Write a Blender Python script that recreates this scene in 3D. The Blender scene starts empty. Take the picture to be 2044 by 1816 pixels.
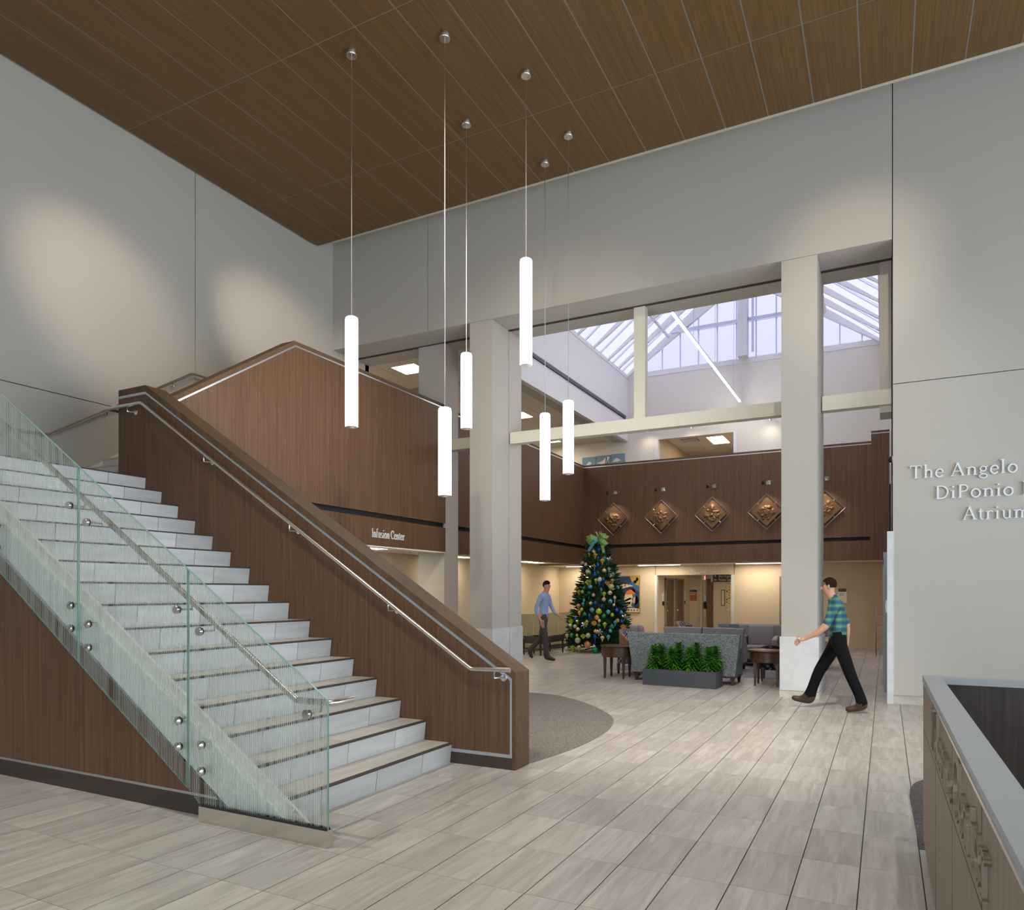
import bpy, math, random
from math import sin, cos, pi, radians as R
from mathutils import Vector, Matrix
S = bpy.context.scene
COL = S.collection
# ------------------------------------------------------------------ camera
cd = bpy.data.cameras.new('camera'); cam = bpy.data.objects.new('camera', cd); COL.objects.link(cam)
cam.location = (0, 0, 1.57); cam.rotation_euler = (pi/2, 0, R(27.34))
cd.sensor_width = 36; cd.lens = 1441.4/2044*36; cd.shift_y = 274/2044; cd.clip_end = 200
S.camera = cam
# ------------------------------------------------------------------ daylight, exposure
w = bpy.data.worlds.new('overcast_sky'); S.world = w; w.use_nodes = True
bg = w.node_tree.nodes['Background']; bg.inputs[0].default_value = (0.85, 0.91, 1.0, 1); bg.inputs[1].default_value = 5.4
S.view_settings.view_transform = 'Standard'; S.view_settings.look = 'None'
S.view_settings.gamma = 1; S.view_settings.use_curve_mapping = False; S.view_settings.exposure = 0.57
S.cycles.max_bounces = 10; S.cycles.diffuse_bounces = 5; S.cycles.transparent_max_bounces = 24
S.cycles.caustics_reflective = False; S.cycles.caustics_refractive = False; S.cycles.sample_clamp_indirect = 4
def portal(name, loc, rot, sx, sy):
    l = bpy.data.lights.new(name, 'AREA'); l.shape = 'RECTANGLE'; l.size = sx; l.size_y = sy
    l.cycles.is_portal = True
    o = bpy.data.objects.new(name, l); COL.objects.link(o); o.location = loc; o.rotation_euler = rot
portal('daylight_portal_windows', (7.85, 2.5, 2.3), (0, R(90), 0), 4.3, 15.6)      # faces -X
portal('daylight_portal_added_window', (-1.4, -5.1, 1.6), (R(-90), 0, 0), 6.1, 2.9)   # faces +Y, at the added window behind the viewer
portal('daylight_portal_skylight', (-3.62, 17.15, 11.6), (0, 0, 0), 7.4, 9.3)      # faces down
def spot(name, loc, aim, power, angle, blend, color, size=0.08):
    l = bpy.data.lights.new(name, 'SPOT'); l.energy = power; l.spot_size = R(angle); l.spot_blend = blend
    l.color = color; l.shadow_soft_size = size
    o = bpy.data.objects.new(name, l); COL.objects.link(o); o.location = loc
    o.rotation_euler = (Vector(aim)-Vector(loc)).to_track_quat('-Z', 'Y').to_euler()
    return o
WARM = (1.0, 0.84, 0.66)
# unseen ceiling spots: some throw the wall scallops, others added to brighten the hall
spot('stair_spotlight', (-6.2, 3.4, 8.40), (-10.1, 6.65, 5.75), 560, 29, 1, WARM)
spot('stair_spotlight', (-6.2, 5.2, 8.40), (-10.1, 10.2, 6.1), 900, 26, 1, WARM)
spot('stair_spotlight', (-3.0, 4.0, 8.40), (-7.7, 8.0, 4.0), 1000, 44, 1, WARM)
spot('hall_scallop_and_fill_spot', (0.6, 5.5, 8.40), (-0.45, 11.5, 6.25), 470, 26, 1, WARM)
spot('hall_scallop_and_fill_spot', (-1.0, 4.6, 8.40), (-2.2, 9.0, 0), 2000, 48, 1, (1, .91, .80))  # added to brighten the middle of the floor
spot('hall_scallop_and_fill_spot', (-5.2, 2.4, 8.40), (-5.2, 4.0, 0.5), 460, 74, 1, (1, .95, .88))  # added wide spot, more light on the stair
spot('hall_scallop_and_fill_spot', (-2.2, 1.6, 8.40), (-2.2, 3.0, 0), 420, 84, 1, (1, .95, .88))  # added neutral spot that lifts the near floor
spot('hall_scallop_and_fill_spot', (.2, 6.0, 8.40), (-1.0, 11.5, 3.6), 420, 50, 1, (1, .93, .83))
spot('hall_scallop_and_fill_spot', (-3.0, 4.4, 8.40), (-5.2, 11.5, 4.6), 560, 46, 1, WARM)
spot('hall_scallop_and_fill_spot', (1.2, 3.4, 8.40), (.4, 5.2, 0), 360, 74, 1, (1, .95, .88))  # added, more light on the floor by the desk
spot('hall_scallop_and_fill_spot', (-5.6, -.6, 8.40), (-5.6, 1.0, 0), 240, 84, 1, (1, .95, .88))  # added fill from above, out of view

# ------------------------------------------------------------------ node helpers
def new_mat(name):
    m = bpy.data.materials.new(name); m.use_nodes = True
    return m, m.node_tree, m.node_tree.nodes['Principled BSDF']
def nd(nt, t, **kw):
    n = nt.nodes.new(t)
    for k, v in kw.items():
        if k[0] == '_': setattr(n, k[1:], v)
        else:
            key = int(k[1:]) if k[0] == 'i' and k[1:].isdigit() else k.replace('__', ' ')
            s = n.inputs[key]
            if hasattr(v, 'is_linked') or isinstance(v, bpy.types.NodeSocket): nt.links.new(v, s)
            else: s.default_value = v
    return n
def rgb(c): return (c[0], c[1], c[2], 1)
def plain(name, c, rough=.6, metal=0, spec=.5, **kw):
    m, nt, b = new_mat(name)
    b.inputs['Base Color'].default_value = rgb(c); b.inputs['Roughness'].default_value = rough
    b.inputs['Metallic'].default_value = metal; b.inputs['Specular IOR Level'].default_value = spec
    return m
def ramp(nt, fac, stops):
    r = nd(nt, 'ShaderNodeValToRGB', Fac=fac); e = r.color_ramp.elements
    while len(e) < len(stops): e.new(.5)
    for i, (p, c) in enumerate(stops): e[i].position = p; e[i].color = rgb(c)
    return r.outputs[0]
def coords(nt, scale, rand=0):
    tc = nd(nt, 'ShaderNodeTexCoord'); v = tc.outputs['Object']
    if rand:
        oi = nd(nt, 'ShaderNodeObjectInfo'); ge = nd(nt, 'ShaderNodeNewGeometry')
        s = nd(nt, 'ShaderNodeMath', i0=oi.outputs['Random'], i1=ge.outputs['Random Per Island'])
        k = nd(nt, 'ShaderNodeMath', _operation='MULTIPLY', i0=s.outputs[0], i1=float(rand))
        v = nd(nt, 'ShaderNodeVectorMath', i0=v, i1=k.outputs[0]).outputs[0]
        m = nd(nt, 'ShaderNodeMapping', Vector=v, Scale=scale)
        return m.outputs[0], s.outputs[0]
    m = nd(nt, 'ShaderNodeMapping', Vector=v, Scale=scale)
    return m.outputs[0], None
def noise(nt, vec, scale, detail=4, rough=.55, dist=0):
    return nd(nt, 'ShaderNodeTexNoise', Vector=vec, Scale=scale, Detail=float(detail), Roughness=rough, Distortion=dist).outputs[0]
def mix(nt, fac, a, b, mode='MIX'):
    n = nd(nt, 'ShaderNodeMix', _data_type='RGBA', _blend_type=mode)
    for i, v in ((0, fac), (6, a), (7, b)):
        if isinstance(v, bpy.types.NodeSocket): nt.links.new(v, n.inputs[i])
        else: n.inputs[i].default_value = rgb(v) if isinstance(v, tuple) else v
    return n.outputs[2]
def bump(nt, b, h, strength, dist=.01):
    n = nd(nt, 'ShaderNodeBump', Strength=strength, Distance=dist, Height=h)
    nt.links.new(n.outputs[0], b.inputs['Normal'])

def wood(name, dark, mid, light, scale, rough=.42, rand=0):
    m, nt, b = new_mat(name)
    v, s = coords(nt, scale, rand)
    a = noise(nt, v, 1.0, 5, .62, .35)
    v2, _ = coords(nt, tuple(k*3.7 for k in scale))
    f = noise(nt, v2, 1.0, 3, .6)
    mx = nd(nt, 'ShaderNodeMath', _operation='MULTIPLY_ADD', i0=f, i1=.42, i2=nd(nt, 'ShaderNodeMath', _operation='MULTIPLY', i0=a, i1=.62).outputs[0])
    c = ramp(nt, mx.outputs[0], [(.34, dark), (.50, mid), (.68, light)])
    nt.links.new(c, b.inputs['Base Color']); b.inputs['Roughness'].default_value = rough
    b.inputs['Specular IOR Level'].default_value = .4
    return m
def stone(name, base, vein, pit, scale, rough=.38, rand=7, tint=.12, veinpos=(.50, .66)):
    m, nt, b = new_mat(name)
    v, s = coords(nt, scale, rand)
    a = noise(nt, v, 1.0, 6, .62, .8)
    c = ramp(nt, a, [(.30, base), (veinpos[0], tuple(.5*(x+y) for x, y in zip(base, vein))), (veinpos[1], vein)])
    w_ = nd(nt, 'ShaderNodeTexNoise', Vector=v, Scale=2.6, Detail=7.0, Roughness=.7, Distortion=1.2)
    ln = nd(nt, 'ShaderNodeMath', _operation='PINGPONG', i0=w_.outputs[0], i1=.06)
    lf = ramp(nt, ln.outputs[0], [(.0, (1, 1, 1)), (.010, (0, 0, 0))])
    gate = ramp(nt, noise(nt, v, .7, 2), [(.50, (0, 0, 0)), (.66, (.30, .30, .30))])
    lf2 = mix(nt, 1.0, lf, gate, 'MULTIPLY')
    c = mix(nt, lf2, c, pit)
    if tint:
        br = nd(nt, 'ShaderNodeMapRange', i0=nd(nt, 'ShaderNodeMath', _operation='FRACT', i0=nd(nt, 'ShaderNodeMath', _operation='MULTIPLY', i0=s, i1=7.31).outputs[0]).outputs[0], i1=0.0, i2=1.0, i3=1-tint, i4=1+tint*.5)
        g = nd(nt, 'ShaderNodeCombineColor', i0=br.outputs[0], i1=br.outputs[0], i2=br.outputs[0])
        c = mix(nt, 1.0, c, g.outputs[0], 'MULTIPLY')
    nt.links.new(c, b.inputs['Base Color']); b.inputs['Roughness'].default_value = rough
    return m
def fabric(name, c1, c2, scale, detail=2, rough=.9, lo=.42, hi=.58, dist=0):
    m, nt, b = new_mat(name)
    v, _ = coords(nt, (1, 1, 1))
    c = ramp(nt, noise(nt, v, scale, detail, .5, dist), [(lo, c1), (hi, c2)])
    nt.links.new(c, b.inputs['Base Color']); b.inputs['Roughness'].default_value = rough; b.inputs['Specular IOR Level'].default_value = .2
    return m
def glow(name, c, s):
    m = bpy.data.materials.new(name); m.use_nodes = True; nt = m.node_tree; nt.nodes.clear()
    e = nd(nt, 'ShaderNodeEmission', Color=rgb(c), Strength=float(s)); o = nd(nt, 'ShaderNodeOutputMaterial')
    nt.links.new(e.outputs[0], o.inputs[0]); return m

MT = {}
MT['wall'] = plain('warm_grey_paint', (.505, .480, .438), .7, spec=.25)
MT['seam'] = plain('dark_joint', (.05, .048, .045), .9)
MT['beige'] = plain('beige_paint', (.60, .50, .365), .7, spec=.25)
MT['cream'] = plain('cream_white_paint', (.74, .71, .64), .6, spec=.3)
MT['white'] = plain('white_paint', (.78, .78, .78), .6, spec=.3)
MT['beam'] = plain('cream_steel_paint', (.70, .68, .58), .5)
MT['black'] = plain('black_reveal', (.012, .012, .013), .7)
MT['grout'] = plain('dark_grout', (.05, .045, .04), .9)
MT['wood'] = wood('walnut_laminate', (.068, .034, .017), (.118, .060, .031), (.170, .090, .048), (38, 38, .6), .5)
MT['wood_cap'] = wood('walnut_cap', (.076, .044, .023), (.106, .063, .034), (.138, .084, .047), (5, 26, 5), .7)
MT['ceil'] = wood('ribbed_wood_ceiling', (.094, .050, .016), (.150, .081, .028), (.200, .114, .043), (70, .7, 70), .5, rand=5)
MT['grid'] = plain('ceiling_grid_grey', (.23, .22, .20), .6)
MT['floor'] = stone('travertine_tile', (.58, .555, .51), (.40, .375, .335), (.17, .15, .13), (15, 1.5, 15), veinpos=(.46, .62))
MT['riser'] = stone('pale_travertine_riser', (.74, .76, .78), (.58, .59, .60), (.30, .30, .30), (5, .9, 8))
MT['tread'] = stone('travertine_tread', (.64, .60, .53), (.50, .46, .40), (.24, .21, .18), (6, .9, 6))
MT['nosing'] = plain('dark_bronze_nosing', (.07, .055, .047), .5)
MT['marble'] = stone('white_marble', (.72, .73, .74), (.58, .59, .61), (.36, .37, .39), (2.2, 2.2, 2.2), .3, rand=0, tint=0)
MT['steel'] = plain('brushed_steel', (.74, .71, .67), .26, 1)
MT['chrome'] = plain('polished_steel', (.72, .72, .72), .14, 1)
MT['inlay'] = plain('aluminium_inlay', (.62, .66, .72), .35, 1)
MT['bronze_base'] = plain('dark_bronze_base', (.045, .034, .025), .5)
MT['dark_metal'] = plain('dark_metal', (.035, .034, .034), .45, .6)
MT['stringer'] = plain('white_stringer_paint', (.76, .78, .75), .55)
MT['lit_band_and_edge'] = plain('cream_lit_band_and_edge', (.82, .79, .72), .55)  # lighter cream for the lit stringer band, also on the fascia edge
MT['carpet'] = fabric('grey_brown_carpet', (.13, .115, .105), (.27, .245, .225), 45, 6, 1, .35, .68)
MT['carpet2'] = fabric('dark_grey_carpet', (.07, .07, .072), (.16, .155, .15), 60, 6, 1, .35, .68)
MT['carpet3'] = fabric('mauve_grey_carpet', (.19, .18, .20), (.30, .29, .32), 60, 5, 1, .35, .68)
MT['lamp'] = glow('pendant_glow', (1.0, .965, .91), 7.5)
MT['troffer'] = glow('troffer_glow', (1.0, .86, .66), 15.0)
MT['linear'] = glow('linear_light_glow', (1.0, .94, .84), 48.0)
MT['lampcap'] = plain('pendant_acrylic_end', (.75, .72, .66), .4)
MT['tile_ceiling'] = plain('acoustic_tile', (.74, .69, .60), .9, spec=.1)
MT['walnut'] = wood('dark_walnut_furniture', (.035, .017, .009), (.065, .032, .017), (.11, .058, .032), (9, 9, 2.5), .35)
MT['maple'] = wood('light_wood_cap', (.42, .30, .18), (.52, .39, .25), (.6, .47, .32), (9, 2, 9), .4)
MT['tan'] = wood('tan_bent_wood', (.17, .085, .04), (.24, .125, .062), (.32, .18, .10), (6, 6, 6), .4)
MT['grey_fab'] = fabric('grey_tweed', (.25, .245, .26), (.37, .36, .38), 220, 2)
MT['patt'] = fabric('teal_grey_leaf_fabric', (.095, .115, .125), (.29, .34, .36), 70, 1, .9, .44, .54, 1.5)
MT['dots'] = fabric('charcoal_dotted_fabric', (.018, .018, .022), (.22, .21, .22), 20, 0, .9, .60, .70)
MT['check'] = None
MT['bench'] = plain('charcoal_vinyl', (.045, .043, .042), .55)
MT['planter'] = plain('slate_blue_planter', (.060, .068, .082), .5)
MT['soil'] = fabric('gravel_soil', (.03, .025, .02), (.30, .27, .24), 90, 3)
MT['leaf'] = fabric('glossy_green_leaf', (.014, .085, .005), (.058, .24, .012), 9, 2, .35)
MT['needle'] = fabric('dark_fir_needles', (.010, .034, .014), (.030, .095, .036), 10, 2, .6)
MT['counter'] = plain('grey_solid_surface', (.36, .39, .42), .45)
MT['desk_wood'] = wood('grey_brown_desk_wood', (.19, .140, .102), (.245, .185, .138), (.30, .232, .176), (22, 22, .7), .5)
MT['desk_in'] = wood('dark_desk_wood', (.020, .014, .012), (.042, .030, .026), (.075, .056, .048), (14, 14, .6), .45)
MT['letters'] = plain('champagne_metal_letters', (.27, .23, .17), .5, .6)
MT['silver'] = plain('satin_silver_letters', (.82, .85, .88), .5, 0)
MT['bronze'] = plain('cast_bronze', (.17, .10, .052), .42, .7)
MT['rod'] = plain('plaque_frame_metal', (.26, .235, .21), .35, .8)
MT['door'] = wood('oak_brown_door', (.085, .048, .024), (.12, .07, .036), (.155, .095, .052), (14, 14, .8), .45)
MT['doorframe'] = plain('taupe_door_frame', (.22, .185, .145), .5)
MT['kiosk'] = plain('blue_grey_panel', (.36, .40, .47), .4)
MT['check'] = None
def check_fabric():
    m, nt, b = new_mat('blue_grey_check_fabric')
    v, _ = coords(nt, (1, 1, 1))
    n = nd(nt, 'ShaderNodeTexChecker', Vector=v, Scale=22.0); n.inputs[1].default_value = rgb((.05, .055, .085)); n.inputs[2].default_value = rgb((.36, .35, .38))
    nt.links.new(n.outputs[0], b.inputs['Base Color']); b.inputs['Roughness'].default_value = .9; return m
MT['check'] = check_fabric()
def frit_glass(name, tint, axis='X', freq=62, keep=.52, amount=.55, hue=(.74, .83, .79), duty=.42):
    m = bpy.data.materials.new(name); m.use_nodes = True; nt = m.node_tree; nt.nodes.clear()
    tc = nd(nt, 'ShaderNodeTexCoord'); sp = nd(nt, 'ShaderNodeSeparateXYZ', i0=tc.outputs['Object'])
    a = nd(nt, 'ShaderNodeMath', _operation='MULTIPLY', i0=sp.outputs[axis], i1=float(freq))
    fl = nd(nt, 'ShaderNodeMath', _operation='FLOOR', i0=a.outputs[0])
    wn = nd(nt, 'ShaderNodeTexWhiteNoise', _noise_dimensions='1D'); nt.links.new(fl.outputs[0], wn.inputs['W'])
    fr = nd(nt, 'ShaderNodeMath', _operation='FRACT', i0=a.outputs[0])
    wd = nd(nt, 'ShaderNodeMath', _operation='LESS_THAN', i0=fr.outputs[0], i1=float(duty))
    th = nd(nt, 'ShaderNodeMath', _operation='GREATER_THAN', i0=wn.outputs[0], i1=1-keep)
    k = nd(nt, 'ShaderNodeMath', _operation='MULTIPLY', i0=wd.outputs[0], i1=th.outputs[0])
    k2 = nd(nt, 'ShaderNodeMath', _operation='MULTIPLY', i0=k.outputs[0], i1=amount)
    tr = nd(nt, 'ShaderNodeBsdfTransparent', Color=rgb(tint)); gl = nd(nt, 'ShaderNodeBsdfGlossy', Color=(.9, .95, .93, 1), Roughness=.02)
    lw_ = nd(nt, 'ShaderNodeLayerWeight', Blend=.5); pw = nd(nt, 'ShaderNodeMath', _operation='POWER', i0=lw_.outputs['Facing'], i1=5.0); fz = nd(nt, 'ShaderNodeMath', _operation='MULTIPLY_ADD', i0=pw.outputs[0], i1=.55, i2=.035)
    m1 = nd(nt, 'ShaderNodeMixShader', i0=fz.outputs[0], i1=tr.outputs[0], i2=gl.outputs[0])
    df = nd(nt, 'ShaderNodeBsdfDiffuse', Color=rgb(hue)); tl = nd(nt, 'ShaderNodeBsdfTranslucent', Color=rgb(hue))
    m0 = nd(nt, 'ShaderNodeMixShader', i0=.5, i1=df.outputs[0], i2=tl.outputs[0])
    m2 = nd(nt, 'ShaderNodeMixShader', i0=k2.outputs[0], i1=m1.outputs[0], i2=m0.outputs[0])
    o = nd(nt, 'ShaderNodeOutputMaterial'); nt.links.new(m2.outputs[0], o.inputs[0]); return m
MT['frit'] = frit_glass('fritted_green_glass', (.915, .942, .930), freq=58, keep=.78, amount=.42, hue=(.80, .84, .82), duty=.40)
MT['etched'] = frit_glass('etched_pale_green_glass', (.80, .82, .70), 'Y', 40, .97, .9, (.62, .60, .44), .9)
MT['glass_edge'] = plain('green_glass_edge', (.20, .36, .31), .2)
def translucent_panel(name, c, clear):
    m = bpy.data.materials.new(name); m.use_nodes = True; nt = m.node_tree; nt.nodes.clear()
    t = nd(nt, 'ShaderNodeBsdfTransparent', Color=rgb(c)); l = nd(nt, 'ShaderNodeBsdfTranslucent', Color=rgb(c))
    x = nd(nt, 'ShaderNodeMixShader', i0=clear, i1=l.outputs[0], i2=t.outputs[0])
    o = nd(nt, 'ShaderNodeOutputMaterial'); nt.links.new(x.outputs[0], o.inputs[0]); return m
MT['skypane'] = translucent_panel('translucent_skylight_panel', (.37, .36, .41), .22)
MT['window'] = translucent_panel('clear_window_glass', (.92, .95, .95), .95)

# ------------------------------------------------------------------ mesh helpers
class MB:
    def __init__(s): s.v = []; s.f = []; s.mi = []; s.m = 0
    def add(s, vs, fs):
        n = len(s.v); s.v += [tuple(p) for p in vs]; s.f += [tuple(i+n for i in f) for f in fs]; s.mi += [s.m]*len(fs); return s
    def box(s, x0, x1, y0, y1, z0, z1):
        return s.add([(x, y, z) for z in (z0, z1) for y in (y0, y1) for x in (x0, x1)],
                     [(0, 2, 3, 1), (4, 5, 7, 6), (0, 1, 5, 4), (2, 6, 7, 3), (0, 4, 6, 2), (1, 3, 7, 5)])
    def prism(s, poly, axis, a, b):            # poly: 2D points; axis: the extrusion axis
        def P(p, t):
            return {'x': (t, p[0], p[1]), 'y': (p[0], t, p[1]), 'z': (p[0], p[1], t)}[axis]
        n = len(poly); vs = [P(p, a) for p in poly]+[P(p, b) for p in poly]
        fs = [tuple(range(n))[::-1], tuple(range(n, 2*n))]+[(i, (i+1) % n, (i+1) % n+n, i+n) for i in range(n)]
        return s.add(vs, fs)
    def tube(s, path, r, seg=8, caps=True):
        path = [Vector(p) for p in path]; rr = r if isinstance(r, (list, tuple)) else [r]*len(path)
        rings = []; up0 = None
        for i, p in enumerate(path):
            d = (path[min(i+1, len(path)-1)]-path[max(i-1, 0)]).normalized()
            if up0 is None:
                up0 = Vector((0, 0, 1)) if abs(d.z) < .9 else Vector((1, 0, 0))
            a = d.cross(up0)
            if a.length < 1e-4: a = d.cross(Vector((0, 1, 0)))
            a.normalize(); b = a.cross(d).normalized(); up0 = b
            rings.append([p+a*cos(2*pi*k/seg)*rr[i]+b*sin(2*pi*k/seg)*rr[i] for k in range(seg)])
        vs = [q for g in rings for q in g]; fs = []
        for i in range(len(path)-1):
            for k in range(seg): fs.append((i*seg+k, i*seg+(k+1) % seg, (i+1)*seg+(k+1) % seg, (i+1)*seg+k))
        if caps: fs += [tuple(range(seg))[::-1], tuple(range((len(path)-1)*seg, len(path)*seg))]
        return s.add(vs, fs)
    def lathe(s, prof, c=(0, 0, 0), seg=16, axis='z'):   # prof: (r, h)
        vs = []; fs = []
        for r, h in prof:
            for k in range(seg):
                x, y = r*cos(2*pi*k/seg), r*sin(2*pi*k/seg)
                p = {'z': (x, y, h), 'x': (h, x, y), 'y': (x, h, y)}[axis]
                vs.append((c[0]+p[0], c[1]+p[1], c[2]+p[2]))
        for i in range(len(prof)-1):
            for k in range(seg): fs.append((i*seg+k, i*seg+(k+1) % seg, (i+1)*seg+(k+1) % seg, (i+1)*seg+k))
        fs += [tuple(range(seg))[::-1], tuple(range((len(prof)-1)*seg, len(prof)*seg))]
        return s.add(vs, fs)
    def ball(s, c, r, seg=12, rings=8, sc=(1, 1, 1)):
        prof = [(sin(pi*i/rings), -cos(pi*i/rings)) for i in range(rings+1)]
        vs = []; fs = []
        for a, h in prof:
            for k in range(seg): vs.append((c[0]+r*sc[0]*max(a, 1e-3)*cos(2*pi*k/seg), c[1]+r*sc[1]*max(a, 1e-3)*sin(2*pi*k/seg), c[2]+r*sc[2]*h))
        for i in range(rings):
            for k in range(seg): fs.append((i*seg+k, i*seg+(k+1) % seg, (i+1)*seg+(k+1) % seg, (i+1)*seg+k))
        return s.add(vs, fs)
    def rbox(s, x0, x1, y0, y1, z0, z1, r, n=3):          # box with rounded vertical & horizontal edges (superellipse-like)
        pts = []
        def corner(cx, cy, a0): return [(cx+r*cos(a0+i*pi/2/n), cy+r*sin(a0+i*pi/2/n)) for i in range(n+1)]
        def ring(ins, z):
            X0, X1, Y0, Y1 = x0+ins, x1-ins, y0+ins, y1-ins; q = max(r-ins, .002)
            o = []
            for cx, cy, a0 in ((X1-q, Y1-q, 0), (X0+q, Y1-q, pi/2), (X0+q, Y0+q, pi), (X1-q, Y0+q, 3*pi/2)):
                o += [(cx+q*cos(a0+i*pi/2/n), cy+q*sin(a0+i*pi/2/n), z) for i in range(n+1)]
            return o
        rings = [ring(r*(1-sin(i*pi/2/n)), z0+r*(1-cos(i*pi/2/n))) for i in range(n+1)]+[ring(r*(1-cos(i*pi/2/n)), z1-r*(1-sin(i*pi/2/n))) for i in range(n+1)]
        k = len(rings[0]); vs = [p for g in rings for p in g]; fs = [tuple(range(k))[::-1], tuple(range((len(rings)-1)*k, len(rings)*k))]
        for i in range(len(rings)-1):
            for j in range(k): fs.append((i*k+j, i*k+(j+1) % k, (i+1)*k+(j+1) % k, (i+1)*k+j))
        return s.add(vs, fs)
    def xf(s, M, start=0):
        s.v[start:] = [tuple(M @ Vector(p)) for p in s.v[start:]]; return s
    def mesh(s, name, mats, smooth=False):
        me = bpy.data.meshes.new(name); me.from_pydata(s.v, [], s.f)
        for m in (mats if isinstance(mats, (list, tuple)) else [mats]): me.materials.append(m)
        if max(s.mi or [0]): me.polygons.foreach_set('material_index', s.mi)
        if smooth:
            me.polygons.foreach_set('use_smooth', [True]*len(me.polygons))
            try: me.set_sharp_from_angle(angle=R(38))
            except Exception: pass
        me.update(); return me
    def build(s, name, mats, parent=None, smooth=False, **kw):
        return link(name, s.mesh(name, mats, smooth), parent, **kw)
INV = {}
def link(name, me, parent=None, loc=None, **kw):
    o = bpy.data.objects.new(name, me); COL.objects.link(o)
    if loc is not None: o.location = loc
    if parent is not None:
        o.parent = parent
        if parent.name in INV: o.matrix_parent_inverse = INV[parent.name]
    for k, v in kw.items(): o[k] = v
    return o
def tag(o, label=None, cat=None, group=None, kind=None):
    if label: o['label'] = label
    if cat: o['category'] = cat
    if group: o['group'] = group
    if kind: o['kind'] = kind
    return o
def thing(name, label, cat, loc=(0, 0, 0), group=None, kind=None, world=True, rz=0):
    """Empty at the thing's base; world=True: children meshes are given in world coordinates."""
    o = bpy.data.objects.new(name, None); COL.objects.link(o); o.location = loc; o.rotation_euler = (0, 0, rz); o.empty_display_size = .1
    if world: INV[o.name] = (Matrix.Translation(Vector(loc)) @ Matrix.Rotation(rz, 4, 'Z')).inverted()
    return tag(o, label, cat, group, kind)
def copy_tree(o, parent=None, loc=None, rz=None, label=None):
    c = o.copy(); COL.objects.link(c)
    if parent is not None: c.parent = parent
    if loc is not None: c.location = loc
    if rz is not None: c.rotation_euler = (0, 0, rz)
    if label: c['label'] = label
    for ch in list(o.children): copy_tree(ch, c)
    return c
def B(*a): return MB().box(*a)
# ================================================================== STRUCTURE
XL, YB, ZC = -10.10, 11.51, 8.45          # stair-hall left wall, back wall, wood ceiling
# ---- floor: grout bed + tiles
floor = B(-10.4, 8.2, -5.2, 27, -.12, -.006).build('floor', MT['grout']); tag(floor, 'travertine tiled floor of the hall', kind='structure')
TX, TY, X0, Y0 = .309, .6047, .182, 3.376
tile = B(.003, TX-.003, .0014, TY-.0014, -.03, 0).mesh('tile', MT['floor'])
cells = []
th = R(27.34)
for i in range(-34, 26):
    for j in range(-14, 40):
        x, y = X0+i*TX, Y0+j*TY
        if x < -10.3 or x > 7.8 or y < -5 or y > 26.4: continue
        cx, cy = x+TX/2, y+TY/2
        d = -sin(th)*cx+cos(th)*cy; r = cos(th)*cx+sin(th)*cy
        hidden = (-10 < cx < -3.7 and 3.5 < cy < 5.9) or (cx > .15 and cy < 5) or (cx < -7 and cy < 8)
        px, py = (1022+1441*r/d, 1182+1441*1.57/d) if d > .3 else (9e9, 9e9)
        seen = -60 < px < 2100 and py < 1900 and not hidden
        cells.append((d if seen else 1e6+d*d, x, y))
cells.sort()
for d, x, y in cells[:300]: link('tile', tile, floor, (x, y, 0))
m = MB()
for d, x, y in cells[300:]: m.box(x+.003, x+TX-.003, y+.0014, y+TY-.0014, -.03, 0)
m.build('tile_field', MT['floor'], floor, kind='stuff')
# ---- wood ceiling
ceiling = B(-10.02, 8.0, -5.0, 10.97, ZC+.005, ZC+.10).build('ceiling', MT['grid']); tag(ceiling, 'ribbed brown wood panel ceiling of the stair hall', kind='structure')
xs = [-10.03]+[-9.366+.605*k for k in range(29)]
ys = [-5.0, -2.87, -.42, 2.03, 4.48, 6.93, 9.39, 10.98]
for i in range(len(xs)-1):
    for j in range(len(ys)-1):
        B(xs[i]+.010, xs[i+1]-.010, ys[j]+.009, ys[j+1]-.009, ZC, ZC+.006).build('ceiling_panel', MT['ceil'], ceiling)
B(-10.4, 8.4, -5.4, 12.8, 9.5, 9.7).build('ceiling_roof_slab', MT['white'], kind='structure', label='white roof slab above the wood ceiling')
# ---- walls made of panels with open joints over a dark backing
def panel_wall(name, label, axis, at, thick, rects, mat, back):
    """rects: (a0, a1, z0, z1) panels on plane axis=at, growing away by thick (sign = away from the room)."""
    sg = 1 if thick > 0 else -1
    root = None
    a0 = min(r[0] for r in rects); a1 = max(r[1] for r in rects)
    for k, (p, q, z0, z1) in enumerate(rects):
        g = .006
        mb = MB()
        lo, hi = sorted((at, at+thick))
        if axis == 'x': mb.box(lo, hi, p+g, q-g, z0+g, z1-g)
        else: mb.box(p+g, q-g, lo, hi, z0+g, z1-g)
        o = mb.build('wall_panel' if root else name, mat, root)
        if root is None: root = o; tag(o, label, kind='structure')
    mb = MB()
    for (p, q, z0, z1) in rects:
        lo, hi = sorted((at+sg*.012, at+thick+sg*.05))
        if axis == 'x': mb.box(lo+(.0 if sg > 0 else 0), hi, p, q, z0, z1)
        else: mb.box(p, q, lo, hi, z0, z1)
    lo, hi = sorted((at+thick, at+thick+sg*.06))
    mb = MB()
    for (p, q, z0, z1) in rects:
        if axis == 'x': mb.box(lo, hi, p-.01, q+.01, z0-.01, z1+.01)
        else: mb.box(p-.01, q+.01, lo, hi, z0-.01, z1+.01)
    mb.build('joint_backing', back, root, kind='stuff')
    return root
wl = panel_wall('wall_left', 'warm grey stair wall with thin panel joints', 'x', XL, -.04,
    [(-5.2, 8.174, 4.30, 9.5), (8.174, 12.68, 4.30, 9.5), (-5.2, 8.174, 0, 4.30), (8.174, 12.68, 0, 4.30)], MT['wall'], MT['seam'])
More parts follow.
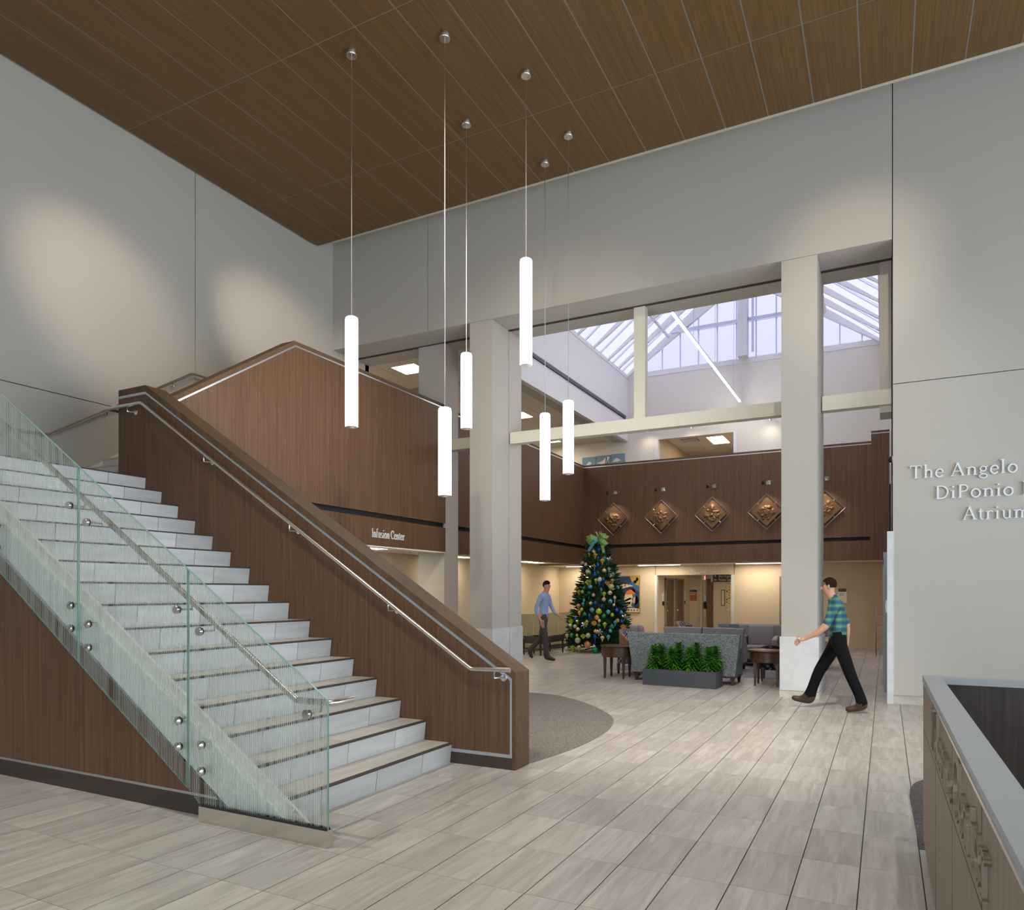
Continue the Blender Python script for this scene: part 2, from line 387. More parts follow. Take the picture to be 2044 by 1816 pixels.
# back wall: header in two depths with a shadow groove, right-hand panels
wb = panel_wall('wall_back', 'warm grey header wall above the opening to the atrium', 'y', YB, .64,
    [(XL, -7.761, 6.545, 9.5), (-7.761, .09, 6.545, 9.5), (.09, 8.0, 4.503, 9.5), (.09, 8.0, .12, 4.503)], MT['wall'], MT['seam'])
B(XL, .1, YB+.672, 12.70, 6.545, 9.5).build('header_rear', MT['wall'], wb)
B(.105, 8.0, YB+.70, 12.70, 0, 9.5).build('wall_return', MT['wall'], wb)
B(.105, 8.0, YB+.012, YB+.6, 0, .13).build('baseboard_plinth', MT['wall'], wb)
bb = None
for x0, x1 in ((.106, .467), (.469, 1.08), (1.082, 1.69), (1.692, 2.3), (2.302, 2.91)):
    o = B(x0, x1, YB-.012, YB+.008, .001, .105).build('baseboard_back' if bb is None else 'baseboard_tile', MT['tread'], bb)
    if bb is None: bb = tag(o, 'pale stone tile baseboard under the lettered wall', kind='structure')
trim = B(XL+.02, 8.0, 11.44, 11.506, 8.745, 8.80).build('trim_1', MT['cream']); tag(trim, 'cream ledge trim along the top of the header wall', kind='structure')
# right end wall with windows (out of frame, lights the hall) and the wall behind the viewer
wr = MB().box(8.0, 8.2, -5.4, 12.7, -.1, .25).box(8.0, 8.2, -5.4, 12.7, 4.4, 9.6).box(8.0, 8.2, -5.4, -5.2, 0, 9.5).box(8.0, 8.2, 10.2, 12.7, 0, 9.5).build('wall_right', MT['wall']); tag(wr, 'grey wall with a tall window band at the far right', kind='structure')
win = MB()
for k in range(9): win.box(8.04, 8.14, -5.2+k*1.925-.03, -5.2+k*1.925+.03, .25, 4.4)
for z in (.25, 2.4, 4.34): win.box(8.05, 8.13, -5.2, 10.2, z, z+.06)
win = win.build('window_2', MT['white']); tag(win, 'tall aluminium framed window band', kind='structure')
for k in range(8):
    for z0, z1 in ((.31, 2.4), (2.46, 4.34)): B(8.085, 8.095, -5.17+k*1.925, -5.2+(k+1)*1.925-.03, z0, z1).build('pane', MT['window'], win)
wf = MB().box(-10.4, -4.4, -5.4, -5.2, -.1, 9.6).box(1.6, 8.2, -5.4, -5.2, -.1, 9.6).box(-4.4, 1.6, -5.4, -5.2, 3.0, 9.6).box(-4.4, 1.6, -5.4, -5.2, -.1, .2).build('wall_front', MT['wall']); tag(wf, 'grey wall with an added window behind the viewer', kind='structure')
win = MB()  # unseen window added to light surfaces that face the camera
for k in range(5): win.box(-4.4+k*1.5-.03, -4.4+k*1.5+.03, -5.34, -5.26, .2, 3.0)
for z in (.2, 2.2, 2.94): win.box(-4.4, 1.6, -5.33, -5.27, z, z+.06)
win = win.build('window_added', MT['dark_metal']); tag(win, 'dark framed window added for light behind the viewer', kind='structure')
for k in range(4):
    for z0, z1 in ((.26, 2.2), (2.26, 2.94)): B(-4.37+k*1.5, -4.4+(k+1)*1.5-.03, -5.305, -5.295, z0, z1).build('pane', MT['window'], win)

# ---- columns with marble bases
def column(label, x0, x1, y0, y1, ztop, proud=True, front=True):
    c = thing('column', label, None, ((x0+x1)/2, (y0+y1)/2, 0), kind='structure')
    zb = .905
    if front:
        B(x0, x1, y0, y0+.64, zb, ztop).build('shaft', MT['wall'], c)
        B(x0+.02, x1-.02, y0+.635, y0+.675, 0, ztop).build('shadow_groove', MT['seam'], c)
        B(x0, x1, y0+.67, y1, zb, ztop).build('shaft', MT['wall'], c)
        e = .022
        B(x0-e, x1+e, y0-e, y0+.64, .105, zb).build('marble_base', MT['marble'], c)
        B(x0-e, x1+e, y0+.67, y1+e, .105, zb).build('marble_base', MT['marble'], c)
        B(x0-e-.004, x1+e+.004, y0-e-.004, y1+e, 0, .10).build('plinth', MT['tread'], c)
    else:
        B(x0, x1, y0, y1, 0, ztop).build('shaft', MT['wall'], c)
    return c
column('grey square column with white marble base left of the opening', -6.83, -6.36, YB, 12.70, 6.545)
column('grey square column with white marble base behind the striding person', -1.39, -.89, YB, 12.70, 6.545)
column('grey pilaster behind the wood balcony wall', -8.43, -7.815, 12.17, 12.70, 6.545, front=False)
pil = B(-.075, .10, 12.20, 12.70, 4.27, 6.545).build('pilaster', MT['wall']); tag(pil, 'short brown grey pilaster high beside the right opening edge', kind='structure')
jamb = B(.022, .104, YB-.025, 12.17, 0, 2.43).build('trim_2', MT['marble']); tag(jamb, 'white marble edge strip on the right wall end', kind='structure')
# steel tie beams and post
beam = B(-6.335, -1.41, 12.17, 12.36, 4.39, 4.605).build('steel_beam', MT['beam']); tag(beam, 'long cream steel beam across the atrium opening', kind='structure')
beam = B(-7.76, -6.85, 12.17, 12.36, 4.39, 4.605).build('steel_beam', MT['beam']); tag(beam, 'short cream steel beam left of the tall column', kind='structure')
beam = B(-.87, .10, 12.17, 12.36, 4.385, 4.61).build('steel_beam', MT['beam']); tag(beam, 'short cream steel beam right of the near column', kind='structure')
post = B(-3.90, -3.70, 12.175, 12.33, 4.606, 6.54).build('steel_post', MT['beam']); tag(post, 'cream steel post standing on the long beam', kind='structure')

# ---- second floor slabs and balcony guards
ZF = 4.24
slab = MB().box(-13.6, -8.0, 8.02, 21.6, 2.50, ZF).box(-13.6, 3.0, 20.1, 27, 2.50, ZF).build('floor_upper', MT['carpet3']); tag(slab, 'upper floor slab behind the wood balcony guard', kind='structure')
def guard(name, label): return thing(name, label, None, kind='structure')
# left guard, part A (flight guard + hall balcony): plane x=-7.78, thickness .25
gA = guard('wall_balcony_left', 'walnut balcony wall running past the stair into the atrium')
XA = -7.78
up = [(5.945, 2.94), (12.165, 2.94), (12.165, 5.215), (8.05, 5.215), (5.945, 3.865)]
MB().prism(up, 'x', XA, XA-.24).build('wood_panel', MT['wood'], gA)
MB().prism([(5.945, 2.37), (12.165, 2.37), (12.165, 2.85), (5.945, 2.85)], 'x', XA, XA-.24).build('wood_panel', MT['wood'], gA)
B(XA-.24, XA-.06, 5.945, 12.165, 2.845, 2.945).build('reveal', MT['black'], gA)
MB().prism([(5.945, 3.865), (8.05, 5.215), (12.165, 5.215), (12.165, 5.238), (8.045, 5.238), (5.945, 3.891)], 'x', XA+.003, XA-.24).build('metal_inlay', MT['inlay'], gA)
MB().prism([(5.945, 3.891), (8.045, 5.238), (12.165, 5.238), (12.165, 5.30), (8.03, 5.30), (5.945, 3.962)], 'x', XA, XA-.25).build('cap', MT['wood_cap'], gA)
B(XA-.24, XA, 5.945, 12.165, 2.35, 2.372).build('fascia_edge', MT['lit_band_and_edge'], gA)
gB = guard('wall_balcony_left_rear', 'walnut balcony wall along the left side of the atrium')
XB_, YE = -7.87, 19.83
B(XB_-.24, XB_, 12.185, YE+.24, 2.94, 5.215).build('wood_panel', MT['wood'], gB)
B(XB_-.24, XB_, 12.185, YE+.24, 2.37, 2.85).build('wood_panel', MT['wood'], gB)
B(XB_-.24, XB_-.06, 12.185, YE+.24, 2.845, 2.945).build('reveal', MT['black'], gB)
B(XB_-.24, XB_+.003, 12.185, YE, 5.215, 5.238).build('metal_inlay', MT['inlay'], gB)
B(XB_-.25, XB_, 12.185, YE+.24, 5.238, 5.29).build('cap', MT['wood_cap'], gB)
gC = guard('wall_balcony_back', 'walnut balcony wall carrying five bronze plaques')
B(XB_, .09, YE, YE+.24, 2.94, 5.215).build('wood_panel', MT['wood'], gC)
B(XB_, -.33, YE, YE+.24, 2.37, 2.85).build('wood_panel', MT['wood'], gC)
B(-.33, .09, YE, YE+.24, 2.37, 2.94).build('wood_panel', MT['wood'], gC)
B(-.31, .09, YE, YE+.24, 5.215, 5.46).build('wood_panel', MT['wood'], gC)
B(XB_, -.33, YE+.06, YE+.24, 2.845, 2.945).build('reveal', MT['black'], gC)
B(XB_, -.31, YE-.003, YE+.24, 5.215, 5.238).build('metal_inlay', MT['inlay'], gC)
B(XB_, -.31, YE, YE+.25, 5.238, 5.29).build('cap', MT['wood_cap'], gC)
B(-.31, .09, YE-.003, YE+.24, 5.46, 5.483).build('metal_inlay', MT['inlay'], gC)
B(-.31, .09, YE, YE+.25, 5.483, 5.535).build('cap', MT['wood_cap'], gC)

# ---- atrium rear wall with openings
def wall_cut(x0, x1, z0, z1, holes, y0, y1):
    m = MB(); xs_ = sorted({x0, x1, *[h[0] for h in holes], *[h[1] for h in holes]})
    for a, b in zip(xs_, xs_[1:]):
        cut = sorted([(h[2], h[3]) for h in holes if h[0] < (a+b)/2 < h[1]]); z = z0
        for c, d in cut:
            if c > z: m.box(a, b, y0, y1, z, c)
            z = d
        if z < z1: m.box(a, b, y0, y1, z, z1)
    return m
YC = 21.60
w1 = wall_cut(-9.6, 1.6, 0, 2.50, [(-6.21, -3.94, 0, 2.09), (-2.66, -1.72, 0, 2.02)], YC, YC+.14).build('wall_lobby', MT['beige']); tag(w1, 'beige ground floor wall behind the seating', kind='structure')
w2 = wall_cut(-13.6, 1.6, ZF, 8.25, [(-6.16, -3.87, ZF, 6.226), (-2.60, -1.70, ZF, 6.04)], YC, YC+.14).build('wall_upper', MT['cream']); tag(w2, 'cream white upper floor wall below the skylight', kind='structure')
w3 = B(-9.60, -9.44, 12.2, YC, 0, 2.50).build('wall_lobby_left', MT['beige']); tag(w3, 'beige ground floor wall left of the tree', kind='structure')
w4 = B(.12, .24, 12.7, YC, 0, 2.45).build('wall_lobby_right', MT['beige']); tag(w4, 'beige wall on the right of the atrium', kind='structure')
w4 = B(.12, .24, 12.7, YC, 2.45, 8.3).build('wall_upper_right', MT['cream']); tag(w4, 'cream upper wall on the right of the atrium', kind='structure')
for k, (a, b) in enumerate([(-9.44, -6.26), (-3.89, -2.72), (-1.66, .1)]):
    o = B(a, b, YC-.015, YC-.001, 0, .09).build('baseboard_lobby', MT['tread']); tag(o, ['stone baseboard behind the tree', 'stone baseboard right of the corridor portal', 'stone baseboard under the wall notice'][k], kind='structure')
# ground floor ceilings (acoustic tiles) under the balconies
def tile_ceiling(name, label, x0, x1, y0, y1, z, step=.61, mat='tile_ceiling', skip=()):
    base = B(x0, x1, y0, y1, z+.012, z+.05).build(name, MT['grid']); tag(base, label, kind='structure')
    nx = math.ceil((x1-x0)/step-1e-6); ny = math.ceil((y1-y0)/step-1e-6)
    for i in range(nx):
        for j in range(ny):
            a, b = x0+i*step, min(x0+(i+1)*step, x1); c, d = y0+j*step, min(y0+(j+1)*step, y1)
            B(a+.006, b-.006, c+.006, d-.006, z, z+.011).build('ceiling_tile', MT[mat], base)
    return base
tile_ceiling('ceiling_lobby_left', 'acoustic tile ceiling under the left balcony', -9.44, -8.04, 6.0, 19.83, 2.42)
tile_ceiling('ceiling_lobby_back', 'acoustic tile ceiling under the rear balcony', -9.44, .12, 20.08, 21.60, 2.385, .76)
tile_ceiling('ceiling_upper', 'acoustic tile ceiling of the upper floor left of the light well', -10.6, -7.565, 14.62, 21.60, 6.31)
tile_ceiling('ceiling_upper_front', 'higher acoustic tile ceiling of the upper floor behind the walnut wall', -10.6, -7.565, 12.72, 14.60, 6.555)
d_ = MB().box(-10.6, -7.565, 14.60, 14.615, 6.31, 6.62).box(-10.75, -10.1, 12.55, 12.71, 0, 6.7).build('wall_drop', MT['wall']); tag(d_, 'narrow ceiling drop of the upper floor', kind='structure')
c_ = B(-7.56, -7.245, 12.72, 21.59, 6.268, 6.45).build('ceiling_bulkhead', MT['wall']); tag(c_, 'grey bulkhead underside along the light well', kind='structure')
c_ = B(-13.6, -7.25, 12.71, 27, 6.62, 6.75).build('ceiling_upper_slab', MT['white']); tag(c_, 'slab above the upper floor ceiling', kind='structure')
w5 = B(-10.75, -10.6, 12.6, YC, ZF, 6.7).build('wall_upper_left', MT['beige']); tag(w5, 'beige upper floor wall left of the balcony', kind='structure')
# light well
lw = thing('wall_light_well', 'white light well wall with a black linear slot', None, (-7.17, 17, 6.3), kind='structure')
B(-7.24, -7.12, 12.70, YC, 6.26, 6.89).build('lower_band', MT['white'], lw)
B(-7.24, -7.12, 12.70, YC, 7.015, 8.20).build('upper_band', MT['white'], lw)
B(-7.30, -7.235, 12.72, YC, 6.85, 7.05).build('slot', MT['black'], lw)
for z0, z1 in ((6.872, 6.89), (7.015, 7.033)): B(-7.12, -7.108, 12.75, 21.47, z0, z1).build('slot_trim', MT['inlay'], lw)
B(-7.14, -7.118, 21.47, YC, 6.889, 7.016).build('slot_end', MT['white'], lw)
# ---- gabled skylight (ridge along y)
ZK, XR, XC, PIT = 8.25, -.12, -3.62, .80
sky = thing('window_1', 'gabled translucent skylight over the atrium', None, (XC, 17.1, ZK), kind='structure')
MB().box(-7.24, -7.10, 12.7, YC+.1, 8.19, 8.30).box(-.14, .12, 12.7, YC+.1, 8.19, 8.30).build('curb', MT['white'], sky)
B(-7.24, .12, YC-.02, YC+.12, 8.18, 8.33).build('curb', MT['white'], sky)
def rafter(y, side, wd=.07, dp=.30):
    e = -7.12 if side < 0 else XR
    p = [(e, 8.28), (XC, 8.28+3.5*PIT), (XC, 8.28+3.5*PIT-dp*1.25), (e, 8.28-dp*.2)]
    return MB().prism(p, 'y', y-wd/2, y+wd/2)
for y in [12.78, 13.0+.0, 14.1, 15.2, 16.3, 17.45, 18.6, 19.75, 20.65]:
    for sd in (-1, 1): rafter(y, sd).build('rafter', MT['white'], sky)
for sd in (-1, 1): rafter(21.5, sd, .12, .42).build('gable_rafter', MT['white'], sky)
for t in (.38, .75):
    for sd in (-1, 1):
        x = XC+sd*3.5*(1-t); z = 8.28+3.5*t*PIT-.10
        B(x-.03, x+.03, 12.75, 21.5, z-.03, z+.03).build('purlin', MT['white'], sky)
yy = [12.75, 13.55, 14.65, 15.75, 16.87, 18.02, 19.17, 20.2, 21.08, 21.62]
for a, b in zip(yy, yy[1:]):
    for sd in (-1, 1):
        e = -7.16 if sd < 0 else XR+.04
        MB().prism([(e, 8.30), (XC, 8.30+3.5*PIT), (XC, 8.32+3.5*PIT), (e, 8.32)], 'y', a+.012, b-.012).build('pane', MT['skypane'], sky)
    for sd in (-1, 1):
        e = -7.12 if sd < 0 else XR
        MB().prism([(e, 8.275), (XC, 8.275+3.5*PIT), (XC, 8.30+3.5*PIT), (e, 8.30)], 'y', b-.015, b+.015).build('muntin', MT['inlay'], sky)
XM = [-7.12+.547*k for k in range(14)]
zt = lambda x: 8.28+(3.5-abs(x-XC))*PIT
for a, b in zip(XM, XM[1:]):
    MB().prism([(a+.012, 8.3), (b-.012, 8.3), (b-.012, max(8.31, zt(b))), (a+.012, max(8.31, zt(a)))], 'y', YC+.03, YC+.045).build('pane', MT['skypane'], sky)
for x in XM[1:-1]: B(x-.014, x+.014, YC, YC+.03, 8.3, zt(x)).build('muntin', MT['inlay'], sky)
B(XC-.06, XC+.06, 12.75, 21.5, 10.86, 11.06).build('ridge_beam', MT['white'], sky)
B(XC-.13, XC+.13, 21.25, 21.56, 8.30, zt(XC)).build('gable_post', MT['white'], sky)
B(XC+.24, XC+.30, 21.35, 21.42, 8.42, zt(XC)-.3).build('gable_pipe', MT['inlay'], sky)
B(-5.7, -1.5, 21.42, 21.56, 9.33, 9.42).build('gable_rail', MT['inlay'], sky)
# closing walls in front gable
g_ = MB().prism([(-7.2, 8.2), (.1, 8.2), (.1, 8.4), (XC, 11.3), (-7.2, 8.4)], 'y', 12.60, 12.72).build('wall_skylight_gable', MT['white']); tag(g_, 'white gable wall above the header', kind='structure')
# ================================================================== STAIRCASE
XN, TR, RI, NS = -3.544, .2869, .1843, 16
YS0, YS1 = 3.545, 5.659
st = thing('staircase', 'wide stone tiled lower stair flight with dark nosings', 'staircase', (-5.6, 4.6, 0))
jy = [YS0, 3.93, 4.56, 5.19, YS1]
for k in range(NS):
    xn = XN-k*TR; z0 = k*RI; z1 = z0+RI
    for a, b in zip(jy, jy[1:]):
        # riser: leans back towards the bottom
        MB().prism([(xn-.004, z1-.016), (xn-.024, z0), (xn-.06, z0), (xn-.06, z1-.016)], 'y', a+.003, b-.003).build('riser_tile', MT['riser'], st)
        if k < NS-1: B(xn-TR-.02, xn-.030, a+.002, b-.002, z1-.03, z1).build('tread_tile', MT['tread'], st)
    MB().prism([(xn, z1-.003), (xn-.032, z1+.001), (xn-.032, z1-.015), (xn-.004, z1-.015), (xn, z1-.011)], 'y', YS0, YS1).build('nosing', MT['nosing'], st)
    B(xn-TR-.05, xn-.055, YS0, YS1, max(z0-.1, .0), z1-.031).build('step_core', MT['grout'], st)
# landing
xl = XN-15*TR
for i in range(7):
    for a, b in zip([3.545, 3.93, 4.56, 5.19, 5.82, 6.0], [3.93, 4.56, 5.19, 5.82, 6.0]):
        x1 = xl-.032-i*.32; x0 = max(x1-.32, XL+.004)
        if x0 < x1-.02: B(x0+.002, x1-.002, a+.002, b-.002, NS*RI-.03, NS*RI).build('landing_tile', MT['tread'], st)
B(XL+.004, xl-.06, 3.545, 6.0, 2.60, NS*RI-.032).build('landing_slab', MT['stringer'], st)
# near side: cream board for the lit stringer top, outer white stringer, wood panel below, baseboard
def line(x, off, x0=XN, s=.6424): return .1843+(x0-x)*s+off
xa, xb = -7.95, -3.20
MB().prism([(xb, .002), (-3.35, line(-3.35, .06)), (xa, line(xa, .06)), (xa, line(xa, -.30)), (-3.9, .002)], 'y', 3.522, 3.546).build('lit_band_board', MT['lit_band_and_edge'], st)  # added board: lit top band of the stringer put into its colour
MB().prism([(xb-.02, .003), (-3.42, line(-3.42, -.045)), (xa, line(xa, -.045)), (xa, line(xa, -.300)), (-3.83, .003)], 'y', 3.488, 3.52).build('stringer', MT['stringer'], st)
for o_ in (.0, .022): MB().prism([(-3.83, .003), (xa, line(xa, -.300-o_)+.0), (xa, line(xa, -.316-o_)), (-3.855, .003)], 'y', 3.484, 3.52).build('stringer_trim', MT['inlay'], st)
ns = thing('stair_side_wall', 'walnut wall panel under the near side of the stair', 'wall panel', (-6, 3.54, 0))
MB().prism([(-4.10, .150), (xa, line(xa, -.35)), (-10.08, line(xa, -.35)), (-10.08, .150)], 'y', 3.515, 3.60).build('wood_panel', MT['wood'], ns)
B(-10.08, -4.08, 3.512, 3.60, .130, .150).build('metal_inlay', MT['inlay'], ns)
B(-10.08, -4.02, 3.507, 3.60, 0, .130).build('base_strip', MT['bronze_base'], ns)
# far guard wall
fg = thing('stair_guard_wall', 'walnut guard wall beside the stair with aluminium inlay line', 'guard wall', (-5.5, 5.8, 0))
YW, YV = 5.659, 5.934
top = lambda x: .864+(-2.896-x)*.6414
xe, xk, xz = -2.892, -7.865, -8.367
zk = 4.045
capd = .075
MB().prism([(-2.945, .135), (-2.945, top(-2.945)-capd-.03), (xk, zk-capd-.03), (xz, zk-capd-.03), (xz, 2.955), (-7.9, 2.955), (-7.9, 2.40), (-4.3, .135)], 'y', YW, YV).build('wood_panel', MT['wood'], fg)
MB().prism([(-2.945, .105), (-2.925, .105), (-2.925, top(-2.925)-capd), (xk, zk-capd), (xz, zk-capd), (xz, zk-capd-.03), (xk+.01, zk-capd-.03), (-2.945, top(-2.945)-capd-.03)], 'y', YW-.004, YV).build('metal_inlay', MT['inlay'], fg)
B(-4.3, -2.945, YW-.004, YV, .105, .135).build('metal_inlay', MT['inlay'], fg)
MB().prism([(xe, 0), (xe, top(xe)), (xk, zk+.004), (xz, zk+.004), (xz, zk-capd), (xk, zk-capd), (-2.925, top(-2.925)-capd), (-2.925, 0)], 'y', YW, YV).build('cap', MT['wood_cap'], fg)
B(-4.3, -2.925, YW-.002, YV, 0, .105).build('base_strip', MT['bronze_base'], fg)
# rear side of the guard down to the floor
MB().prism([(-4.3, 0), (-4.3, .14), (-7.9, 2.42), (-7.9, 0)], 'y', YW+.03, YV).build('rear_panel', MT['wood'], fg)
# upper flight
uf = thing('upper_stair_flight', 'short upper stair flight along the grey left wall', 'staircase', (-9, 7, 2.95))
for k in range(7):
    y0 = 6.0+k*TR; z1 = NS*RI+(k+1)*RI
    B(XL+.004, -8.04, y0, y0+.03, z1-RI, z1-.03).build('riser_tile', MT['riser'], uf)
    B(XL+.004, -8.04, y0+.0, y0+TR+.02, z1-.03, z1).build('tread_tile', MT['tread'], uf)
    B(XL+.004, -8.04, y0+.03, y0+TR, z1-RI-.12, z1-.03).build('step_core', MT['grout'], uf)
MB().prism([(5.55, 2.98), (6.0, 2.98+.12), (8.05, 4.42), (8.05, 4.36), (6.0, 3.04), (5.55, 2.95)], 'x', XL+.002, XL+.02).build('skirting', MT['cream'], uf)
# glass balustrade
gb = thing('glass_balustrade', 'fritted green glass balustrade with steel shoe on the near stair side', 'balustrade', (-4.8, 3.43, 0))
gt = lambda x: .904+.6537*(-3.048-x)
gl = lambda x: .138+.659*(-4.198-x)
xj = [-3.045, -4.31, -5.56, -6.82, -8.07]
for a, b in zip(xj, xj[1:]):
    a_, b_ = a-.004, b+.004
    if a > -3.1: P = [(a_, .10), (a_, gt(a_)), (b_, gt(b_)), (b_, max(gl(b_), .10)), (-4.18, .10)]
    else: P = [(a_, gl(a_)), (a_, gt(a_)), (b_, gt(b_)), (b_, gl(b_))]
    g = MB().prism(P, 'y', 3.424, 3.437).build('pane', MT['frit'], gb)
    e = MB()
    e.prism([(a_, gt(a_)), (b_, gt(b_)), (b_, gt(b_)+.003), (a_, gt(a_)+.003)], 'y', 3.423, 3.438)
    e.build('polished_edge', MT['glass_edge'], g)
    for x_ in (a_, b_):
        z0, z1 = min(P[0][1] if x_ == a_ else P[3][1], 9), gt(x_)
        B(x_-.001, x_+.001, 3.423, 3.438, z0, z1).build('polished_edge', MT['glass_edge'], g)
    if a < -3.1: MB().prism([(a_, gl(a_)), (b_, gl(b_)), (b_, gl(b_)-.003), (a_, gl(a_)-.003)], 'y', 3.423, 3.438).build('polished_edge', MT['glass_edge'], g)
def standoff(x, z, y1=3.487):
    m_ = MB().lathe([(.001, 3.386), (.012, 3.388), (.031, 3.402), (.031, 3.412)], (x, 0, z), 20, 'y')
    o = m_.build('standoff_cap', MT['chrome'], gb, True)
    MB().lathe([(.028, 3.412), (.028, 3.424)], (x, 0, z), 20, 'y').build('gasket', MT['black'], o)
    MB().lathe([(.017, 3.437), (.017, y1)], (x, 0, z), 14, 'y').build('standoff_pin', MT['steel'], o)
for x in (-4.16, -4.39, -5.41, -5.63, -6.66, -6.90):
    zc = line(x, -.145)
    for dz in (.09, -.09): standoff(x, zc+dz)
B(-4.17, -3.035, 3.400, 3.46, 0, .108).build('shoe_cover', MT['steel'], gb)
MB().box(-4.16, -3.05, 3.410, 3.423, .108, .118).box(-4.16, -3.05, 3.438, 3.452, .108, .118).build('shoe_gasket', MT['black'], gb)
# handrails
def elbow(path, r, name, mat, parent):
    return MB().tube(path, r, 14).build(name, mat, parent, True)
RH = .0215
nh = thing('handrail', 'steel handrail on the glass balustrade', 'handrail', (-5, 3.52, 0))
ry = 3.535
rz = lambda x: .862+.6424*(-3.40-x)
elbow([(-8.0, ry, rz(-8.0)), (-3.41, ry, rz(-3.41)), (-3.385, ry, .868), (-3.36, ry, .866), (-3.145, ry, .868), (-3.118, ry+.008, .868), (-3.11, ry+.03, .868), (-3.11, ry+.20, .868)], RH, 'rail', MT['steel'], nh)
for x in (-3.20, -4.17, -4.40, -5.42, -5.64, -6.66, -6.90):
    zr = rz(x) if x < -3.4 else .866
    m_ = MB().lathe([(.001, 3.390), (.027, 3.391), (.030, 3.396), (.030, 3.412)], (x, 0, zr-.055), 18, 'y')
    o = m_.build('bracket_cap', MT['chrome'], nh, True)
    MB().lathe([(.026, 3.412), (.026, 3.424)], (x, 0, zr-.055), 18, 'y').build('gasket', MT['black'], o)
    MB().tube([(x, 3.437, zr-.055), (x, ry, zr-.055), (x, ry, zr-.012)], .008, 8).build('bracket_arm', MT['steel'], nh, True)
fh = thing('handrail', 'steel handrail mounted on the walnut stair guard wall', 'handrail', (-5.5, 5.58, 0))
fy = 5.579
fz = lambda x: .884+.6424*(-3.30-x)
elbow([(-8.47, fy+.16, 3.815), (-8.47, fy+.02, 3.815), (-8.455, fy, 3.815), (-7.84, fy, 3.812), (-7.80, fy, 3.795), (-3.32, fy, fz(-3.32)), (-3.29, fy, .884), (-3.25, fy, .884), (-2.905, fy, .890)], RH, 'rail', MT['steel'], fh)
for x, z in ((-8.08, 3.815), (-6.755, fz(-6.755)), (-5.475, fz(-5.475)), (-4.214, fz(-4.214)), (-3.06, .888)):
    MB().lathe([(.032, fy+.080), (.032, fy+.070), (.012, fy+.066)], (x+.055, 0, z-.075), 16, 'y').build('rosette', MT['chrome'], fh, True)
    MB().tube([(x+.055, fy+.08, z-.075), (x, fy, z-.075), (x, fy, z-.015)], .008, 8).build('bracket_arm', MT['chrome'], fh, True)
lh = thing('handrail', 'steel handrail mounted on the grey left wall', 'handrail', (-10.0, 7, 3))
elbow([(-10.02, 5.20, 3.675), (-10.02, 5.78, 3.69), (-10.02, 5.84, 3.73), (-10.02, 8.03, 5.115), (-10.02, 8.10, 5.13), (-10.02, 8.40, 5.13)], RH, 'rail', MT['steel'], lh)
for y, z in ((5.45, 3.68), (6.6, 4.22), (7.7, 4.91)): MB().tube([(-10.098, y, z-.075), (-10.02, y, z-.075), (-10.02, y, z-.015)], .009, 8).build('bracket_arm', MT['chrome'], lh, True)

# ================================================================== PENDANTS
def pendant(x, y, z0, z1, label):
    t = thing('pendant_light', label, 'pendant light', (x, y, ZC), 'cylinder pendants over the hall')
    MB().lathe([(.072, ZC-.001), (.072, ZC-.052), (.066, ZC-.06), (.012, ZC-.062)], (x, y, 0), 24).build('canopy', MT['steel'], t, True)
    MB().tube([(x, y, ZC-.06), (x, y, z1)], .0045, 6).build('cord', MT['inlay'], t)
    MB().lathe([(.010, z1+.006), (.060, z1+.005), (.076, z1-.006), (.080, z1-.03), (.080, z0+.012), (.078, z0+.004)], (x, y, 0), 28).build('glowing_tube', MT['lamp'], t, True)
    MB().lathe([(.079, z0+.006), (.079, z0), (.06, z0-.004), (.034, z0-.004), (.030, z0-.012), (.004, z0-.012)], (x, y, 0), 28).build('end_cap', MT['lampcap'], t, True)
pendant(-6.034, 7.227, 3.668, 5.064, 'tall glowing cylinder pendant hanging leftmost, in front of the walnut wall')
pendant(-4.828, 7.534, 2.757, 3.839, 'glowing cylinder pendant hanging lowest at left of the tall column')
pendant(-4.223, 8.572, 4.566, 5.971, 'glowing cylinder pendant hanging highest, right of the tall column top')
pendant(-5.443, 9.075, 3.959, 5.058, 'short glowing cylinder pendant touching the left edge of the tall column')
pendant(-4.827, 10.485, 3.034, 4.418, 'tall glowing cylinder pendant just right of the tall column, lower of the pair')
pendant(-4.222, 10.005, 3.343, 4.432, 'short glowing cylinder pendant rightmost, in front of the steel beam')

